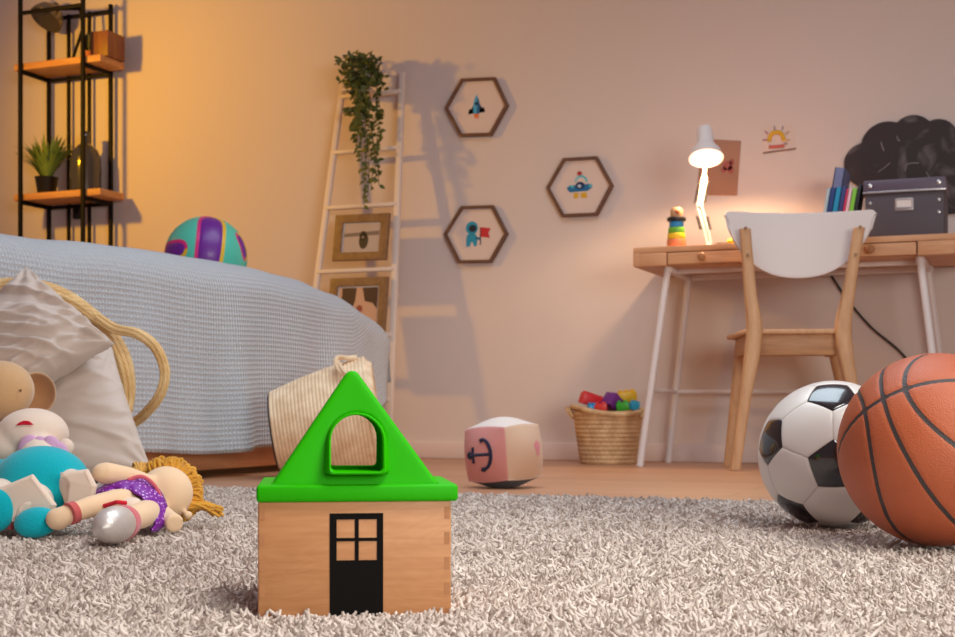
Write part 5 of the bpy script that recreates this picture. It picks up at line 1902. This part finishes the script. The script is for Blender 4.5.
rail((XLb, YBk, ztop - 0.012), (XRb, YBk, ztop - 0.012), 0.015)
zfr = on_y(60, 8, YF).z
rail((XL, YF, zfr), (XR, YF, zfr), 0.015)
bl0 = on_y(11, 200, YF - 0.005).x; br0 = on_y(98, 196, YF - 0.005).x
for z in (zlow, zup):
    mb = MB()
    mb.box(((bl0 + br0) / 2, (YF + 0.012 + YBk - 0.010) / 2, z - 0.0035), (br0 - bl0, YBk - YF - 0.022, 0.030), 0.003)
    mb.build('shelf_board', M_shelf_wood, sh)

# things on the shelf boards
ztl = zlow + 0.0122; ztu = zup + 0.0122
def blade_plant(name, lab, px, D_y, zb, pot_r, pot_h, potm, n, Ls, col, seed, spread=1.0):
    p = on_y(px, 100, D_y)
    t = thing(name, lab, 'plant', (p.x, D_y, zb))
    mb = MB(); mb.lathe([(0, 0), (pot_r * .74, 0), (pot_r * .78, 0.003), (pot_r, pot_h - 0.004), (pot_r * 1.04, pot_h), (pot_r * .92, pot_h), (pot_r * .85, pot_h - 0.012), (0, pot_h - 0.014)], 28)
    mb.build('pot', potm, t)
    rr = random.Random(seed)
    mb = MB()
    for i in range(n):
        a = rr.uniform(0, 2 * PI); L = rr.uniform(*Ls); tilt = rr.uniform(0.15, 1.0) * spread
        w_ = rr.uniform(0.006, 0.011)
        out = Vector((math.cos(a), math.sin(a) * 0.3, 0)); side = Vector((-math.sin(a), math.cos(a), 0))
        base = out * pot_r * 0.4 + Vector((0, 0, pot_h - 0.014))
        rows = []
        for k in range(7):
            s_ = k / 6
            p_ = base + out * (L * tilt * s_ ** 1.3) + Vector((0, 0, L * (s_ - 0.42 * tilt * s_ ** 2.2)))
            ww = w_ * (0.5 + 1.2 * s_ * (1 - s_)) * (1 if k < 6 else 0.08)
            rows.append((p_ - side * ww, p_ + Vector((0, 0, -0.0015)), p_ + side * ww))
        V = [v for r_ in rows for v in r_]
        F_ = []
        for k in range(6):
            o0 = k * 3; o1 = o0 + 3
            F_ += [(o0, o0 + 1, o1 + 1, o1), (o0 + 1, o0 + 2, o1 + 2, o1 + 1)]
        mb.add(V, F_)
    mb.build('foliage', plain(name + '_leaf', col, 0.5, var=0.3, vscale=40), t, angle=180, recalc=False)
    return t
blade_plant('potted_plant', 'green spiky plant in a black pot on the lower board of the shelf unit', 46.5, 4.925, ztl, 0.050, 0.080, M_black_plastic, 120, (0.12, 0.24), srgb(104, 128, 58), 3, 0.95)
pv_ = on_y(85.5, 100, 4.935)
vs = thing('bottle_vase', 'dark glossy bottle vase beside the spiky plant on the lower board', 'vase', (pv_.x, 4.935, ztl))
mb = MB(); mb.lathe([(0, 0), (0.060, 0), (0.066, 0.006), (0.068, 0.10), (0.066, 0.150), (0.055, 0.185), (0.034, 0.208), (0.019, 0.218), (0.0165, 0.235), (0.0165, 0.262), (0.020, 0.270), (0.016, 0.271), (0.012, 0.262), (0.012, 0.232), (0, 0.22)], 40)
mb.build('body', plain('dark_glaze', srgb(62, 60, 62), 0.18, coat=0.5), vs)
# upper board: lamp with a metal dome, a wooden box, a small dark plant
lm = thing('shelf_lamp', 'metal dome lamp on a black jointed arm standing on the upper board', 'lamp')
pbm = on_y(72, 60, 4.93); pbm.z = ztu
mb = MB(); mb.lathe([(0, 0), (0.042, 0), (0.044, 0.006), (0.014, 0.014), (0, 0.016)], 28, M=Matrix.Translation(pbm)); mb.build('base', M_black_metal, lm)
e1 = on_y(68, 41, 4.93); e2 = on_y(80, 9, 4.92)
mb = MB(); mb.tube([pbm + Vector((0, 0, 0.01)), on_y(83, 28, 4.93), e2], 0.007, 10); mb.build('arm', M_black_metal, lm)
hc2 = on_y(51, 9, 4.94)
mb = MB(); mb.tube([e2, hc2], 0.007, 10); mb.build('arm', M_black_metal, lm)
axd = (Vector((0, 0, -0.75)) + RT * -0.35 - FW * 0.40).normalized()
rim_c = on_y(45.5, 20, 4.925)
Ml = Matrix.Translation(rim_c) @ axis_frame(-axd, FW)
rr = 16.5 * rim_c.dot(FW) / F_PX
mb = MB(); mb.lathe([(rr, 0.0), (rr * 1.03, 0.002), (rr * .98, 0.022), (rr * .80, 0.052), (rr * .45, 0.074), (rr * .25, 0.080), (rr * .22, 0.100), (0, 0.102), (0, 0.078), (rr * .42, 0.070), (rr * .75, 0.050), (rr * .94, 0.020), (rr, 0)], 40, M=Ml)
mb.build('shade', plain('brushed_bronze', srgb(150, 138, 112), 0.35, metal=0.8), lm)
pbx = on_y(112, 50, 4.945)
wbx = thing('wooden_box', 'brown wooden box at the right end of the upper board', 'box', (pbx.x - 0.014, 4.935, ztu))
mb = MB()
for (cx_, cy_, w_, d_) in ((0, -0.055, 0.090, 0.010), (0, 0.055, 0.090, 0.010), (-0.040, 0, 0.010, 0.10), (0.040, 0, 0.010, 0.10)):
    mb.box((cx_, cy_, 0.055), (w_, d_, 0.110), 0.001)
mb.box((0, 0, 0.005), (0.07, 0.10, 0.010))
mb.build('body', wood('reddish_wood', srgb(150, 92, 60), srgb(110, 64, 42), (6, 6, 1), 5), wbx)
blade_plant('small_plant', 'small dark plant in a terracotta pot left of the wooden box', 89.5, 4.925, ztu, 0.024, 0.040, plain('terracotta', srgb(186, 110, 76), 0.8), 26, (0.08, 0.12), srgb(56, 60, 40), 8, 0.45)
# black plug adapter on the wall under the lower board
pa = on_y(76.5, 213, WALL_Y - 0.02)
pt = thing('wall_socket', 'black plug box on the wall beneath the lower shelf board', 'socket', (pa.x, WALL_Y, pa.z))
mb = MB(); mb.box((0, -0.012, 0), (0.038, 0.024, 0.052), 0.005); mb.build('body', M_black_plastic, pt)
mb = MB(); mb.lathe([(0, 0), (0.012, 0), (0.011, 0.003), (0.008, 0.003), (0.007, 0.0015), (0, 0.0015)], 20, M=Matrix.Translation((0, -0.0238, 0.006)) @ Matrix.Rotation(PI / 2, 4, 'X')); mb.build('face_ring', M_black_metal, pt)

build_pile()

# ================================================================== light
def area(name, loc, target, size, energy, color, size_y=None):
    l = bpy.data.lights.new(name, 'AREA'); l.shape = 'RECTANGLE'; l.size = size; l.size_y = size_y or size
    l.energy = energy; l.color = color
    o = bpy.data.objects.new(name, l); COL.objects.link(o)
    o.location = loc
    o.rotation_euler = (Vector(target) - Vector(loc)).to_track_quat('-Z', 'Y').to_euler()
    return o
def point(name, loc, energy, color, r):
    l = bpy.data.lights.new(name, 'POINT'); l.energy = energy; l.color = color; l.shadow_soft_size = r
    o = bpy.data.objects.new(name, l); COL.objects.link(o); o.location = loc
    return o
hot = on_y(235, 140, WALL_Y)
l = bpy.data.lights.new('floor_lamp_light', 'SPOT'); l.energy = 92; l.color = (1.0, 0.50, 0.01); l.spot_size = math.radians(112); l.spot_blend = 1.0; l.shadow_soft_size = 0.06
o = bpy.data.objects.new('floor_lamp_light', l); COL.objects.link(o); o.location = (-4.12, 3.60, 1.72)
o.rotation_euler = (hot - o.location).to_track_quat('-Z', 'Y').to_euler()
o = area('ceiling_light', (-0.95, 2.95, 2.6), (-0.95, 2.96, 0), 1.8, 30, (0.76, 0.90, 1.0)); o.data.spread = math.radians(125)
o = area('key_softbox', (0.62, 1.05, 2.15), (-0.40, 1.15, 0.0), 0.8, 8.2, (0.95, 0.93, 0.88)); o.data.spread = math.radians(64)  # unseen key softbox above the front of the rug, not a window
o = area('front_fill_light', (2.3, -0.7, 1.0), (-1.6, 4.5, 0.30), 2.0, 34, (0.96, 0.98, 0.90), 1.3); o.data.spread = math.radians(110)  # broad fill added out of view at front right; no window stands there
l = bpy.data.lights.new('desk_lamp_light', 'SPOT'); l.energy = 17; l.color = (1.0, 0.66, 0.36); l.spot_size = math.radians(156); l.spot_blend = 0.35; l.shadow_soft_size = 0.035
o = bpy.data.objects.new('desk_lamp_light', l); COL.objects.link(o); o.location = LAMP_POS
o.rotation_euler = Vector((0, 0.15, -1)).to_track_quat('-Z', 'Y').to_euler()
wd_ = bpy.data.worlds.new('World'); SC.world = wd_; wd_.use_nodes = True
wd_.node_tree.nodes['Background'].inputs['Color'].default_value = (1.0, 0.64, 0.70, 1)
wd_.node_tree.nodes['Background'].inputs['Strength'].default_value = 0.20

# ================================================================== camera
cam = bpy.data.cameras.new('camera')
cam.sensor_width = 36; cam.lens = 36 * F_PX / 955
cam.shift_y = (HORIZON - 318.5) / 955
cam.clip_start = 0.05
cam.dof.use_dof = True; cam.dof.focus_distance = 1.55; cam.dof.aperture_fstop = 16
co = bpy.data.objects.new('camera', cam); COL.objects.link(co)
co.location = (0, 0, CAM_Z); co.rotation_euler = (PI / 2, 0, PHI)
SC.camera = co
SC.view_settings.view_transform = 'Standard'; SC.view_settings.look = 'None'
SC.view_settings.gamma = 1; SC.view_settings.use_curve_mapping = False
SC.view_settings.exposure = 0.0
SC.cycles.use_denoising = True
